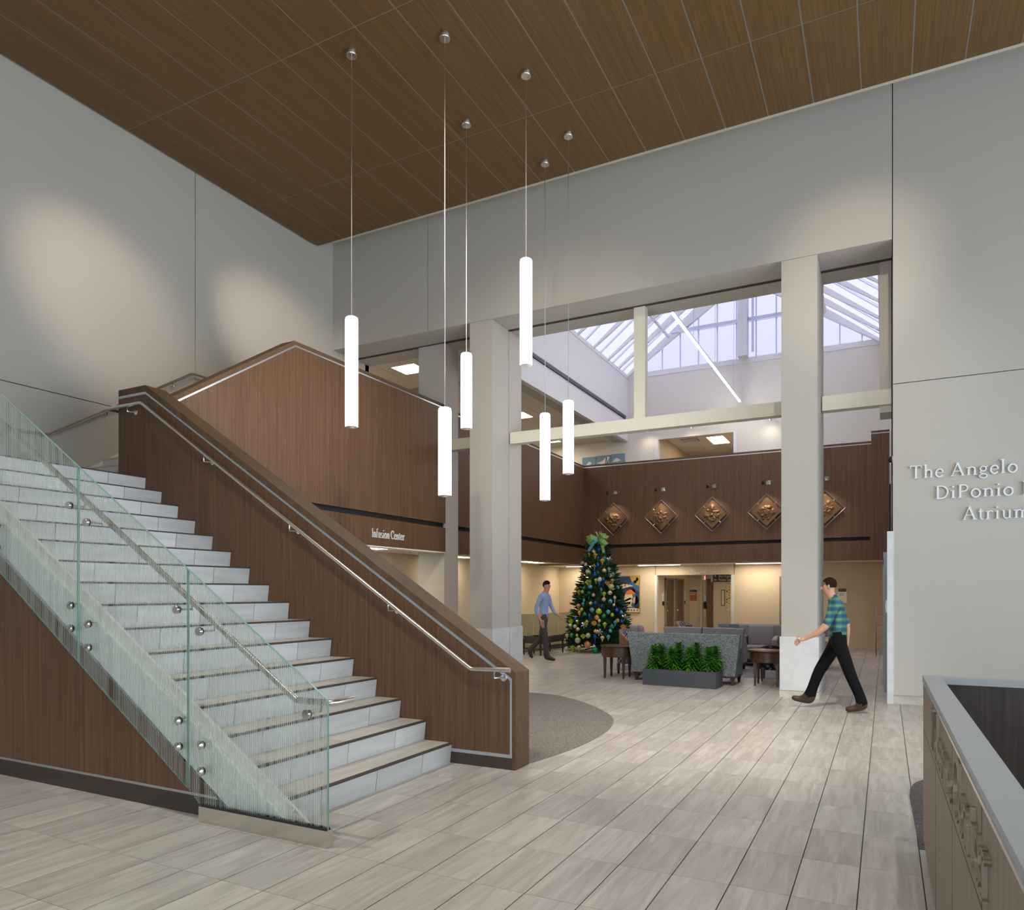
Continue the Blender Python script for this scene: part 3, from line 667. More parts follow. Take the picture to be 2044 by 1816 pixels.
# ================================================================== LETTERING (stroke-built roman capitals and small letters)
def arc(cx, cy, rx, ry, a0, a1, n=12): return [(cx+rx*cos(R(a0+(a1-a0)*i/n)), cy+ry*sin(R(a0+(a1-a0)*i/n))) for i in range(n+1)]
TK, TN = .125, .055       # thick and thin strokes (cap height = 1, x height = .62)
def stem(x, z0, z1, s0=1, s1=1, w=TK, sw=.13):
    o = [([(x, z0), (x, z1)], w)]
    if s0: o.append(([(x-sw, z0+.022), (x+sw, z0+.022)], .045))
    if s1 == 1: o.append(([(x-sw, z1-.022), (x+sw, z1-.022)], .045))
    if s1 == 2: o.append(([(x-sw-.03, z1-.06), (x, z1-.015)], .05))
    return o
XH = .62
GL = {
 'T': (.78, stem(.38, 0, 1, 1, 0)+[([(.02, .965), (.74, .965)], .07), ([(.045, .98), (.03, .80)], .05), ([(.715, .98), (.73, .80)], .05)]),
 'h': (.66, stem(.15, 0, 1.04, 1, 2)+stem(.50, 0, .42, 1, 0)+[(arc(.33, .40, .17, .20, 175, 0), .085)]),
 'e': (.56, [(arc(.29, .31, .22, .30, 25, 325), .105), ([(.09, .34), (.49, .34)], .05), (arc(.29, .31, .20, .29, 5, 90), .075)]),
 'A': (.88, [([(.10, .02), (.43, 1.0)], .06), ([(.42, 1.0), (.76, .02)], TK), ([(.22, .36), (.62, .36)], .05), ([(.0, .022), (.22, .022)], .045), ([(.62, .022), (.90, .022)], .045)]),
 'n': (.68, stem(.15, 0, XH, 1, 2)+stem(.52, 0, .42, 1, 0)+[(arc(.34, .40, .18, .20, 175, 0), .085)]),
 'g': (.58, [(arc(.27, .42, .17, .18, 0, 360, 16), .085), (arc(.28, -.12, .22, .15, 0, 360, 16), .075), ([(.14, .26), (.10, .14), (.22, .06), (.40, .02)], .075), ([(.40, .55), (.56, .60)], .06)]),
 'l': (.34, stem(.16, 0, 1.04, 1, 2)),
 'o': (.64, [(arc(.31, .31, .24, .30, 0, 360, 20), .105)]),
 'D': (.86, stem(.17, 0, 1)+[([(.17, .97), (.34, .97)]+arc(.36, .5, .40, .47, 90, -90, 16)+[(.17, .03)], .095)]),
 'i': (.34, stem(.16, 0, XH, 1, 2)+[([(.16, .80), (.16, .92)], .12)]),
 'P': (.70, stem(.17, 0, 1)+[([(.17, .97), (.32, .97)]+arc(.34, .73, .26, .24, 90, -90, 12)+[(.17, .49)], .09)]),
 'F': (.70, stem(.17, 0, 1)+[([(.17, .965), (.66, .965)], .07), ([(.645, .98), (.655, .80)], .05), ([(.17, .52), (.50, .52)], .06), ([(.50, .43), (.50, .62)], .05)]),
 't': (.42, [([(.18, .80), (.18, .14)], TK-.015), (arc(.29, .13, .11, .11, 180, 300), .085), ([(.03, .595), (.38, .595)], .055)]),
 'r': (.50, stem(.15, 0, XH, 1, 2)+[(arc(.33, .38, .19, .22, 170, 60), .08), ([(.40, .55), (.44, .52)], .12)]),
 'u': (.68, [([(.15, .60), (.15, .20)], TK-.01), (arc(.32, .20, .17, .18, 180, 330), .085), ([(.50, .60), (.50, .02)], TK-.01), ([(.03, .60), (.17, .60)], .045), ([(.39, .60), (.52, .60)], .045), ([(.5, .022), (.64, .022)], .045)]),
 'm': (1.02, stem(.15, 0, XH, 1, 2)+stem(.50, 0, .42, 1, 0, sw=.11)+stem(.86, 0, .42, 1, 0)+[(arc(.33, .40, .17, .20, 175, 0), .085), (arc(.68, .40, .18, .20, 175, 0), .085)]),
 'W': (1.16, [([(.12, .98), (.36, .02)], TK), ([(.36, .02), (.60, .98)], .06), ([(.48, .98), (.76, .02)], TK), ([(.76, .02), (1.04, .98)], .06), ([(.0, .978), (.26, .978)], .045), ([(.92, .978), (1.16, .978)], .045)]),
 'c': (.54, [(arc(.30, .31, .23, .30, 45, 320), .105), ([(.46, .50), (.46, .55)], .11)]),
 'C': (.84, [(arc(.46, .5, .40, .48, 48, 312, 18), .115), ([(.74, .98), (.74, .70)], .055)]),
 'I': (.36, stem(.18, 0, 1)),
 'f': (.42, [([(.17, 0), (.17, .84)], TK-.01), (arc(.31, .84, .14, .17, 180, 50), .075), ([(.03, .595), (.36, .595)], .055), ([(.04, .022), (.32, .022)], .045)]),
 's': (.48, [(arc(.23, .45, .15, .15, 40, 270), .08), (arc(.25, .16, .16, .145, 90, -150), .085)]),
 'M': (1.04, [([(.16, .02), (.18, .98)], .06), ([(.18, .98), (.50, .04)], TK), ([(.50, .04), (.84, .98)], .055), ([(.86, .98), (.88, .02)], TK), ([(.02, .022), (.30, .022)], .045), ([(.74, .022), (1.02, .022)], .045), ([(.02, .978), (.20, .978)], .045), ([(.84, .978), (1.02, .978)], .045)]),
 'a': (.58, [([(.42, .42), (.42, .06), (.54, .03)], .105), (arc(.26, .42, .16, .18, 0, 160), .08), (arc(.24, .17, .17, .155, 60, 330), .085)]),
 'H': (.90, stem(.17, 0, 1)+stem(.73, 0, 1)+[([(.17, .51), (.73, .51)], .06)]),
 'p': (.66, stem(.15, -.36, XH, 1, 2)+[(arc(.31, .31, .23, .30, 150, -150, 16), .095)]),
 'S': (.60, [(arc(.28, .74, .20, .23, 30, 270), .095), (arc(.30, .26, .22, .24, 90, -150), .10)]),
}
def lettering(text, origin, ux, un, cap, depth, mat, parent, sx=1.0, gap=.06, space=.34, weight=1.0):
    """ux: unit direction of reading; un: unit normal out of the wall; each letter is an object of its own."""
    O = Vector(origin); ux = Vector(ux); un = Vector(un); uz = Vector((0, 0, 1)); pen = 0
    for ch in text:
        if ch == ' ': pen += space*cap*sx; continue
        wd, strokes = GL[ch]; m_ = MB()
        for si_, (pts, wdt) in enumerate(strokes):
            wdt *= weight
            n = len(pts); L = []; Rr = []
            for i, (a, z) in enumerate(pts):
                p0 = pts[max(i-1, 0)]; p1 = pts[min(i+1, n-1)]
                if pts[0] == pts[-1] and i in (0, n-1): p0 = pts[n-2]; p1 = pts[1]
                dx, dz = p1[0]-p0[0], p1[1]-p0[1]; ln = math.hypot(dx, dz) or 1
                nx, nz = -dz/ln*wdt/2, dx/ln*wdt/2
                L.append((a+nx, z+nz)); Rr.append((a-nx, z-nz))
            vs = []
            for dp in (.0, depth+si_*.0006):
                for q in L+Rr: vs.append(O+ux*((pen+q[0]*cap*sx))+uz*(q[1]*cap)+un*dp)
            k = 2*n; fs = []
            for i in range(n-1):
                fs += [(i+k, i+1+k, n+i+1+k, n+i+k), (i, i+k, i+1+k, i+1)[::-1], (n+i, n+i+1, n+i+1+k, n+i+k)[::-1]]
            fs += [(0, n, n+k, k), (n-1, n-1+k, 2*n-1+k, 2*n-1)]
            m_.add(vs, fs)
        m_.build('letter', mat, parent)
        pen += (wd+gap)*cap*sx
    return pen
# ================================================================== SIGNS
def text_width(text, cap, sx=1.0, gap=.06, space=.34):
    return sum(space*cap*sx if c == ' ' else (GL[c][0]+gap)*cap*sx for c in text)
t = thing('wall_lettering', 'large raised silver lettering in three lines on the grey wall', 'sign', (1.0, 11.5, 2.5))
for tx, xa_, xb__, zb, cap in (('The Angelo', .305, 1.565, 3.150, .178), ('DiPonio F', .605, 1.74, 2.850, .178), ('Atrium', .928, 1.70, 2.548, .178)):
    sx = (xb__-xa_)/text_width(tx, cap)
    lettering(tx, (xa_, YB-.012, zb), (1, 0, 0), (0, -1, 0), cap, .022, MT['silver'], t, sx, weight=.95)
t = thing('fascia_lettering', 'small white lettering naming the infusion center on the walnut fascia', 'sign', (-7.77, 10.3, 2.5))
lettering('Infusion Center', (XA+.002, 9.83, 2.512), (0, 1, 0), (1, 0, 0), .150, .015, MT['silver'], t, .945/text_width('Infusion Center', .150), weight=.75)
t = thing('portal_lettering', 'small white lettering above the corridor portal', 'sign', (-5, 21.58, 2.14))
lettering('Main Hospital', (-5.46, YC-.002, 2.150), (1, 0, 0), (0, -1, 0), .115, .014, MT['silver'], t, .78/text_width('Main Hospital', .115), weight=.8)

# ================================================================== WELCOME DESK
dk = thing('welcome_desk', 'wood panelled welcome desk with grey counter at the right edge', 'desk', (.6, 3, 0))
dx = lambda y: .200+(4.946-y)*.0065           # face is turned a little off the wall axis
ysm = [4.94, 3.87, 3.02, 2.18, 1.34, .50, -.34]
for a, b in zip(ysm, ysm[1:]):
    if b > -.3: MB().prism([(dx(b)-.0004, b+.005), (dx(b)-.0004, b-.005), (dx(b)+.03, b-.005), (dx(b)+.03, b+.005)], 'z', .10, 1.034).build('seam', MT['seam'], dk)
    for z0, z1 in ((.10, .765), (.765, 1.036)):
        MB().prism([(dx(a), a-.006), (dx(b), b+.006), (dx(b)+.03, b+.006), (dx(a)+.03, a-.006)], 'z', z0+.003, z1-.003).build('front_panel', MT['desk_wood'], dk)
MB().prism([(dx(4.93)+.03, 4.93), (dx(-.34)+.03, -.34), (dx(-.34)+.075, -.34), (dx(4.93)+.075, 4.93)], 'z', .02, 1.036).build('front_core', MT['desk_in'], dk)
MB().prism([(dx(4.9)+.03, 4.9), (dx(-.34)+.03, -.34), (dx(-.34)+.06, -.34), (dx(4.9)+.06, 4.9)], 'z', 0, .10).build('toe_kick', MT['bronze_base'], dk)
MB().prism([(dx(4.946)-.004, 4.95), (dx(-.34)-.004, -.34), (dx(-.34)+.006, -.34), (dx(4.946)+.006, 4.95)], 'z', 1.036, 1.047).build('edge_strip', MT['steel'], dk)
for a, b in ((5.03, 4.2), (4.2, 3.35), (3.35, 2.55), (2.55, 1.2), (1.2, -.34)):
    MB().prism([(dx(a)+.0, a-.0008), (dx(b)+.0, b+.0008), (dx(b)+.094, b+.0008), (dx(a)+.094, a-.0008)], 'z', 1.047, 1.070).build('counter_slab', MT['counter'], dk)
MB().prism([(dx(4.94)-.0004, 4.94), (dx(-.34)-.0004, -.34), (dx(-.34)+.03, -.34), (dx(4.94)+.03, 4.94)], 'z', .7625, .7675).build('seam', MT['seam'], dk)
B(.294, 2.6, 4.95, 5.03, .0, 1.030).build('end_panel', MT['desk_in'], dk)
B(.294, 2.6, 4.935, 5.035, 1.030, 1.068).build('end_rail', MT['counter'], dk)
B(2.5, 2.6, -.34, 4.935, 0, 1.03).build('rear_panel', MT['desk_in'], dk)
t = thing('desk_lettering', 'bronze metal lettering of the welcome sign on the desk front', 'sign', (.2, 3, .83))
ang = math.atan(.0065)
lettering('Welcome Center', (dx(4.075), 4.075, .825), (sin(ang), -cos(ang), 0), (-cos(ang), -sin(ang), 0), .205, .012, MT['letters'], t, 2.09/text_width('Welcome Center', .205), weight=.6)

# ================================================================== CARPETS
def carpet(name, label, pts, mat, z=.004):
    o = MB().prism(pts, 'z', .0005, z).build(name, MT[mat]); return tag(o, label, 'carpet')
def smooth(pts, n=2):
    for _ in range(n):
        q = [pts[0]]
        for a, b in zip(pts, pts[1:]): q += [(.75*a[0]+.25*b[0], .75*a[1]+.25*b[1]), (.25*a[0]+.75*b[0], .25*a[1]+.75*b[1])]
        pts = q+[pts[-1]]
    return pts
carpet('inset_carpet', 'grey brown carpet inset with a curved edge behind the stair guard', smooth([(-2.9, 5.94), (-2.83, 6.28), (-2.75, 6.85), (-2.77, 7.72), (-2.93, 8.4), (-3.14, 8.82), (-3.64, 9.46), (-4.25, 9.99), (-4.60, 10.14), (-5.0, 10.16)])+[(-7.7, 10.16), (-7.7, 5.94)], 'carpet')
carpet('inset_carpet', 'dark grey carpet inset with a rounded corner beside the desk', [(.185, 5.06), (.165, 6.33)]+smooth([(.165, 6.33), (.175, 6.62), (.24, 6.9), (.42, 7.1)])+[(2.6, 7.1), (2.6, 5.06)], 'carpet2')
carpet('seating_carpet', 'mauve grey carpet under the lounge seating', [(-4.9, 13.95), (-1.35, 13.72), (-1.35, 17.9), (-4.9, 17.9)], 'carpet3')

# ================================================================== BRONZE PLAQUES AND PICTURE LIGHTS
random.seed(4)
REL = [
 [(-.12, .06, .10, .030), (-.02, .08, .07, .025), (.06, .05, .09, .028), (.15, .03, .06, .024), (.0, -.10, .16, .014), (.10, -.05, .05, .02), (-.2, .0, .05, .02)],
 [(.0, .14, .10, .028), (-.04, .02, .08, .032), (-.02, -.06, .07, .028), (.08, -.07, .07, .026), (.06, .08, .06, .02), (-.02, -.16, .12, .014)],
 [(.0, .19, .055, .034), (.0, .09, .09, .024), (-.14, -.02, .06, .028), (.14, -.02, .06, .028), (-.08, -.10, .06, .026), (.08, -.10, .06, .026), (.0, -.17, .06, .026), (.0, -.02, .06, .022)],
 [(-.10, .05, .09, .03), (.0, .06, .08, .03), (.08, .10, .04, .03), (.02, -.02, .08, .03), (.14, -.02, .08, .024), (-.05, -.05, .06, .02), (.22, -.02, .06, .018), (-.2, -.0, .06, .014)],
 [(-.1, .15, .06, .03), (.08, .14, .05, .032), (.06, .04, .07, .03), (-.06, .02, .07, .028), (.10, -.08, .06, .028), (-.05, -.12, .08, .026)]]
NM = ['reclining figures', 'a child and leaves', 'a standing figure above flowers', 'two clasping hands', 'several small figures']
PO = ['partly behind the tree top', 'second from the tree', 'in the middle of the row', 'left of the near column', 'right of the near column']
for k in range(5):
    xc, zc, hd = -6.93+1.395*k, 3.67, .375
    t = thing('bronze_plaque', 'diamond bronze relief of %s, %s' % (NM[k], PO[k]), 'plaque', (xc, YE, zc), 'diamond plaques on the balcony wall')
    n = 52; m_ = MB(); vs = []; fs = []
    rr = random.Random(k)
    fine = [(rr.uniform(-.2, .2), rr.uniform(-.2, .14), rr.uniform(.012, .026), rr.uniform(.006, .017)) for _ in range(60)]
    for i in range(n+1):
        for j in range(n+1):
            u, v = i/n-.5, j/n-.5; a, b = (u+v)*hd, (v-u)*hd
            h = .0
            for (p, q, s_, hh) in REL[k]+[f for f in fine if abs(f[0])+abs(f[1]) < .27]: h += (hh if hh < .018 else hh*.6)*math.exp(-((a-p)**2+(b-q)**2)/(s_*s_))
            if i in (0, n) or j in (0, n): h = 0
            vs.append((xc+a, YE-.105-h, zc+b))
    for i in range(n):
        for j in range(n): fs.append((i*(n+1)+j, i*(n+1)+j+1, (i+1)*(n+1)+j+1, (i+1)*(n+1)+j))
    m_.add(vs, fs); m_.build('relief', MT['bronze'], t, True)
    D = [(xc, zc-hd), (xc+hd, zc), (xc, zc+hd), (xc-hd, zc)]
    MB().prism(D, 'y', YE-.104, YE-.075).build('plate_edge', MT['bronze'], t)
    D2 = [(xc, zc-.465), (xc+.465, zc), (xc, zc+.465), (xc-.465, zc)]
    for (a, b) in zip(D2, D2[1:]+D2[:1]): MB().tube([(a[0], YE-.10, a[1]), (b[0], YE-.10, b[1])], .0075, 6).build('frame_rod', MT['rod'], t)
    for sx_, sz_ in ((1, 1), (1, -1), (-1, 1), (-1, -1)):
        p = (xc+sx_*.2325, zc+sz_*.2325); q = (xc+sx_*.17, zc+sz_*.17)
        MB().tube([(p[0], YE-.10, p[1]), (q[0], YE-.09, q[1])], .006, 6).build('frame_pin', MT['steel'], t)
    B(xc-.05, xc+.05, YE-.075, YE, zc-.05, zc+.05).build('mounting_block', MT['dark_metal'], t)
    xp, zp = xc+.035, 4.436
    l = thing('picture_light', 'small chrome arm picture light above the relief of %s' % NM[k], 'picture light', (xp, YE, zp), 'picture lights over the plaques')
    B(xp-.055, xp+.055, YE-.025, YE-.001, zp-.055, zp+.055).build('back_plate', MT['chrome'], l)
    hx, hy, hz = xc-.03, YE-.52, 4.36
    MB().tube([(xp, YE-.02, zp), (xp-.01, YE-.2, zp+.02), (hx+.01, YE-.40, zp+.01), (hx, hy, hz+.05)], .008, 6).build('arm', MT['chrome'], l, True)
    MB().lathe([(.018, .06), (.03, .03), (.042, -.03), (.036, -.032)], (0, 0, 0), 12).xf(Matrix.Translation((hx, hy, hz)) @ Matrix.Rotation(R(38), 4, 'X')).build('lamp_head', MT['dark_metal'], l, True)
    so = spot('picture_light_beam', (hx, hy+.03, hz-.035), (xc+.05, YE-.05, zc-.28), 17, 84, .7, (1, .78, .55), .02)

# ================================================================== CEILING LIGHTS
def troffer(x0, x1, y0, y1, z, label, group):
    t = thing('ceiling_light', label, 'ceiling light', ((x0+x1)/2, (y0+y1)/2, z), group)
    m_ = MB().box(x0-.02, x0, y0-.02, y1+.02, z-.012, z+.004).box(x1, x1+.02, y0-.02, y1+.02, z-.012, z+.004).box(x0, x1, y0-.02, y0, z-.012, z+.004).box(x0, x1, y1, y1+.02, z-.012, z+.004)
    m_.build('frame', MT['white'], t)
    B(x0, x1, y0, y1, z-.008, z-.002).build('diffuser', MT['troffer'], t)
GZ = 2.385
for x0, x1, y0, y1, lb in ((-8.95, -7.75, 20.95, 21.25, 'bright linear ceiling light under the rear balcony left of the tree'), (-6.60, -5.35, 20.9, 21.2, 'bright linear ceiling light above the corridor portal'), (-3.75, -2.55, 20.9, 21.2, 'bright linear ceiling light left of the near column')):
    troffer(x0, x1, y0, y1, GZ, lb, 'lights under the rear balcony')
for x0, x1, y0, y1, lb in ((-8.95, -8.65, 17.6, 18.8, 'linear ceiling light under the left balcony near the tree'), (-9.2, -8.9, 14.0, 15.2, 'linear ceiling light under the left balcony beside the tall column'), (-8.9, -8.6, 10.2, 11.4, 'ceiling light under the balcony just above the stair guard')):
    troffer(x0, x1, y0, y1, 2.42, lb, 'lights under the left balcony')
troffer(-9.05, -8.45, 16.99, 17.58, 6.31, 'square ceiling light of the upper floor right of the tall column', 'upper floor lights')
troffer(-9.72, -9.12, 12.98, 13.55, 6.555, 'square ceiling light of the upper floor above the walnut wall', 'upper floor lights')
for k_, (x_, y_) in enumerate(((-10.3, 15.3), (-10.3, 19.4), (-9.6, 20.3))): troffer(x_, x_+.55, y_, y_+.55, 6.31, ['added upper floor light deep behind the left balcony', 'added upper floor light near the upper rear corner', 'added upper floor light above the three paintings'][k_], 'upper floor lights')  # extra lights added to brighten the upper floor ceiling
# linear suspended light in the atrium
t = thing('linear_pendant', 'long suspended linear light crossing the skylight', 'pendant light', (-3.67, 17.5, 7))
ya = 13.86
for k in range(7):
    y0 = ya+k*1.05
    B(-3.69, -3.65, y0+.02, y0+1.03, 6.975, 7.0).build('light_segment', MT['linear'], t)
B(-3.685, -3.655, ya, ya+7.35, 7.0, 7.06).build('housing', MT['inlay'], t)
for y in (15.6, 17.8, 20.2): MB().tube([(-3.67, y, 7.05), (-3.64, y, 10.98)], .006, 5).build('wire', MT['inlay'], t)
# wash lights on the upper rear wall
for k, (x, z) in enumerate(((-6.40, 6.45), (-5.10, 6.44), (-2.87, 6.42))):
    t = thing('wash_light', ['small spotlight on the upper wall left of the corridor opening', 'small spotlight on the upper wall above the corridor opening', 'small spotlight on the upper wall left of the near column'][k], 'spotlight', (x, 21.3, z), 'upper wall spotlights')
    MB().tube([(x, 21.599, z+.06), (x, 21.30, z+.06)], .012, 6).build('arm', MT['chrome'], t)
    MB().lathe([(.03, .05), (.04, -.05)], (x, 21.3, z), 12).build('lamp_head', MT['chrome'], t, True)
    spot('wash_beam', (x, 21.28, z-.06), (x, 21.6, z-1.2), 6, 160, 1, WARM, .08)

# ================================================================== LOBBY CORRIDOR (through the portal)
pt = thing('portal_trim', 'white marble jambs of the corridor portal', None, (-5, YC, 0), kind='structure')
for x in (-6.21, -3.94): B(x-.045, x+.025, YC-.03, YC+.15, 0, 2.085).build('jamb', MT['marble'], pt)
for x in (-6.235, -3.90): B(x-.006, x+.006, YC-.004, YC, 2.09, 2.385).build('joint', MT['seam'], pt)
cw = MB().box(-6.34, -6.20, YC+.14, 26, 0, 2.6).box(-6.34, -3.0, 25.74, 25.9, 0, 2.6).box(-3.6, -3.5, YC+.14, 26, 0, 2.6).build('wall_corridor', MT['beige']); tag(cw, 'beige corridor walls beyond the portal', kind='structure')
cc = B(-6.4, -3.4, YC+.14, 26, 2.30, 2.45).build('ceiling_corridor', MT['tile_ceiling']); tag(cc, 'corridor ceiling beyond the portal', kind='structure')
troffer(-4.9, -4.3, 23.4, 24.0, 2.30, 'corridor ceiling light beyond the portal', 'corridor lights')
def side_door(n, y0, y1, label):
    d = thing('door_%d' % n, label, None, (-6.2, (y0+y1)/2, 0), kind='structure')
    for a, b in ((y0-.05, y0), (y1, y1+.05)): B(-6.21, -6.14, a, b, 0, 2.02).build('frame', MT['doorframe'], d)
    B(-6.21, -6.14, y0-.05, y1+.05, 1.98, 2.03).build('frame', MT['doorframe'], d)
    B(-6.199, -6.185, y0, y1, .01, 1.98).build('leaf', MT['door'], d)
    MB().ball((-6.15, y0+.1, .98), .03).build('knob', MT['chrome'], d, True)
side_door(1, 22.52, 23.42, 'brown door nearest in the corridor left wall')
side_door(2, 23.80, 24.72, 'brown door further back in the corridor left wall')
d = thing('door_3', 'brown door standing at the end of the corridor', None, (-5.45, 25.7, 0), kind='structure')
B(-5.55, -5.36, 25.60, 25.735, 0, 2.04).build('leaf', MT['door'], d)
MB().ball((-5.50, 25.57, .95), .03).build('knob', MT['chrome'], d, True)
for z in (.35, 1.05, 1.75): B(-5.365, -5.345, 25.58, 25.61, z-.05, z+.05).build('hinge', MT['dark_metal'], d)
pil = B(-5.80, -5.72, 25.62, 25.74, 0, 2.3).build('trim_3', MT['beige']); tag(pil, 'narrow beige pilaster at the corridor end', kind='structure')
def flat_sign(name, label, cat, x0, x1, z0, z1, y, th_, mat, bands=()):
    t = thing(name, label, cat, ((x0+x1)/2, y, z0))
    B(x0, x1, y-th_, y, z0, z1).build('board', mat, t)
    for (a, b, c, d_, m_) in bands: B(a, b, y-th_-.002, y-th_+.001, c, d_).build('band', m_, t)
    return t
ORG = plain('terracotta_sign', (.36, .13, .05), .5); NAV = plain('navy_sign', (.03, .04, .075), .5); WH = plain('sign_white', (.8, .8, .78), .5); RED = glow('exit_red', (1, .12, .08), 2.2); MAR = plain('maroon_sign', (.16, .06, .045), .5); CHR = plain('charcoal_sign', (.045, .04, .042), .5); PINK = plain('sign_side_pink', (.6, .45, .42), .5)
flat_sign('directory_sign', 'terracotta directory sign with navy heading at the corridor end', 'sign', -6.17, -5.93, 1.27, 1.66, 25.735, .02, ORG,
    [(-6.17, -5.93, 1.59, 1.66, NAV), (-6.16, -6.05, 1.615, 1.635, WH), (-6.16, -5.96, 1.55, 1.565, WH), (-6.16, -6.0, 1.49, 1.505, WH), (-6.17, -5.93, 1.42, 1.426, NAV), (-6.17, -5.93, 1.35, 1.356, NAV)])
es = flat_sign('exit_sign', 'small red and white exit sign hanging in the corridor', 'sign', -5.12, -5.03, 1.95, 2.11, 23.0, .03, WH, [(-5.06, -5.03, 1.97, 2.09, RED)])
B(-5.10, -5.05, 22.975, 22.995, 2.11, 2.30).build('hanger', MT['white'], es)
ds = thing('hanging_sign', 'dark hanging direction sign with white arrows and lettering', 'sign', (-4.5, 23.0, 1.9))
B(-4.79, -3.98, 22.96, 23.0, 1.895, 2.125).build('board', CHR, ds)
B(-4.86, -4.79, 22.95, 23.01, 1.895, 2.125).build('side_cap', PINK, ds)
lettering('Main Hospital', (-4.62, 22.959, 2.035), (1, 0, 0), (0, -1, 0), .085, .003, WH, ds, .62)
lettering('Patient Supp', (-4.62, 22.959, 1.925), (1, 0, 0), (0, -1, 0), .085, .003, WH, ds, .66)
m_ = MB().prism([(-4.73, 2.045), (-4.715, 2.045), (-4.715, 2.085), (-4.695, 2.085), (-4.7225, 2.115), (-4.75, 2.085), (-4.73, 2.085)], 'y', 22.956, 22.96); m_.build('arrow_up', WH, ds)
m_ = MB().prism([(-4.76, 1.955), (-4.73, 1.985), (-4.73, 1.965), (-4.68, 1.965), (-4.68, 1.945), (-4.73, 1.945), (-4.73, 1.925)], 'y', 22.956, 22.96); m_.build('arrow_left', WH, ds)
for x in (-4.6, -4.1): MB().tube([(x, 22.98, 2.125), (x, 22.98, 2.30)], .006, 5).build('rod', MT['inlay'], ds)
for y, lb in ((22.30, 'small white room plate left of the first corridor door'), (24.95, 'small white room plate right of the second corridor door')):
    t = thing('room_plate', lb, 'sign', (-6.19, y, 1.2), 'corridor room plates')
    B(-6.199, -6.185, y-.09, y+.09, 1.30, 1.55).build('plate', WH, t); B(-6.199, -6.16, y-.08, y+.08, 1.16, 1.28).build('dispenser', MT['dark_metal'], t)
t = thing('wall_phone', 'black wall telephone with hanging cord at the corridor end', 'telephone', (-5.63, 25.6, .8))
B(-5.66, -5.60, 25.56, 25.6, 1.0, 1.22).build('handset', MT['black'], t)
MB().tube([(-5.64, 25.58, 1.0), (-5.64, 25.57, .72), (-5.615, 25.57, .66), (-5.60, 25.58, .75), (-5.60, 25.58, 1.0)], .008, 6).build('cord', MT['cream'], t, True)
B(-5.66, -5.60, 25.6, 25.74, .98, 1.24).build('cradle', MT['dark_metal'], t)
B(-5.655, -5.61, 25.70, 25.735, 1.28, 1.48).build('cover_plate', WH, t)
def framed(name, label, x0, x1, z0, z1, y, fm, cm, shapes=()):
    t = thing(name, label, 'picture', ((x0+x1)/2, y, z0))
    B(x0, x1, y-.03, y-.001, z0, z1).build('frame', fm, t); B(x0+.02, x1-.02, y-.034, y-.029, z0+.02, z1-.02).build('canvas', cm, t)
    for (pts, m_) in shapes: MB().prism(pts, 'y', y-.037, y-.033).build('painted_shape', m_, t)
    return t
C1 = plain('paint_cream', (.68, .56, .36), .8); C2 = plain('paint_orange', (.62, .16, .02), .8); C3 = plain('paint_blue', (.035, .13, .30), .8); C4 = plain('paint_navy', (.015, .035, .10), .8); C5 = plain('paint_ochre', (.45, .28, .06), .8); C6 = plain('paint_mauve', (.42, .35, .36), .8); C7 = plain('paint_dark', (.04, .05, .03), .8); C8 = plain('paint_pale_blue', (.20, .33, .42), .8); C9 = plain('paint_white', (.78, .78, .76), .8); CA = plain('paint_lime', (.5, .6, .1), .8); CB = plain('paint_red', (.35, .05, .03), .8)
framed('small_picture', 'narrow dark framed picture in the corridor', -5.09, -4.96, 1.10, 1.66, 25.735, MT['dark_metal'], C1)
qk = framed('wall_hanging', 'colourful textile hanging at the corridor end', -4.93, -4.50, .90, 1.87, 25.735, C6, C1)
rq = random.Random(3)
for k in range(16):
    a, b = -4.91+.07*(k % 2), 1.02+.047*k
    MB().prism([(a, b), (a+.06, b), (a+.06, b+.04), (a, b+.04)], 'y', 25.698, 25.701).build('patch', [C2, C5, CB, C7, CA, C3][rq.randrange(6)], qk)
# mural beside the tree
X_ = lambda u: -7.56+.845*u
Z_ = lambda v: .92+1.17*v
P_ = lambda *q: [(X_(u), Z_(v)) for u, v in q]
mu = framed('mural', 'large blue and orange textile mural between tree and portal', -7.56, -6.715, .92, 2.09, YC, C5, C3, [
 (P_((.62, .98), (.97, .98), (.97, .72), (.80, .78), (.70, .84)), C5), (P_((.75, .86), (.86, .88), (.88, .80), (.78, .79)), CB), (P_((.86, .95), (.95, .93), (.92, .84), (.85, .86)), CA),
 (P_((.03, .96), (.60, .97), (.68, .82), (.45, .76), (.05, .84)), C4),
 (P_((.03, .76), (.30, .80), (.55, .77), (.76, .72), (.60, .70), (.34, .66), (.03, .60)), C1),
 (P_((.30, .60), (.50, .70), (.74, .70), (.97, .56), (.97, .12), (.80, .14), (.84, .52), (.66, .64), (.44, .56), (.36, .20), (.22, .22)), C4),
 (P_((.42, .50), (.52, .60), (.66, .66), (.80, .62), (.84, .52), (.70, .50)), C2), (P_((.44, .50), (.70, .51), (.74, .40), (.66, .20), (.72, .17), (.42, .17), (.48, .22), (.40, .38)), C1), (P_((.43, .36), (.66, .42), (.68, .38), (.44, .30)), C5), (P_((.45, .27), (.64, .31), (.65, .25), (.46, .24)), C5),
 (P_((.70, .40), (.90, .46), (.95, .30), (.84, .22), (.72, .28)), C6), (P_((.72, .27), (.82, .26), (.84, .18), (.74, .18)), C7),
 (P_((.05, .13), (.40, .14), (.97, .14), (.97, .03), (.05, .03)), C1)])
for k in range(26):
    u, v = rq.uniform(.06, .72), rq.uniform(.66, .78); s_ = .018
    MB().prism(P_((u-s_, v), (u, v+s_), (u+s_, v), (u, v-s_)), 'y', YC-.040, YC-.036).build('painted_shape', [C7, C9][k % 2], mu)
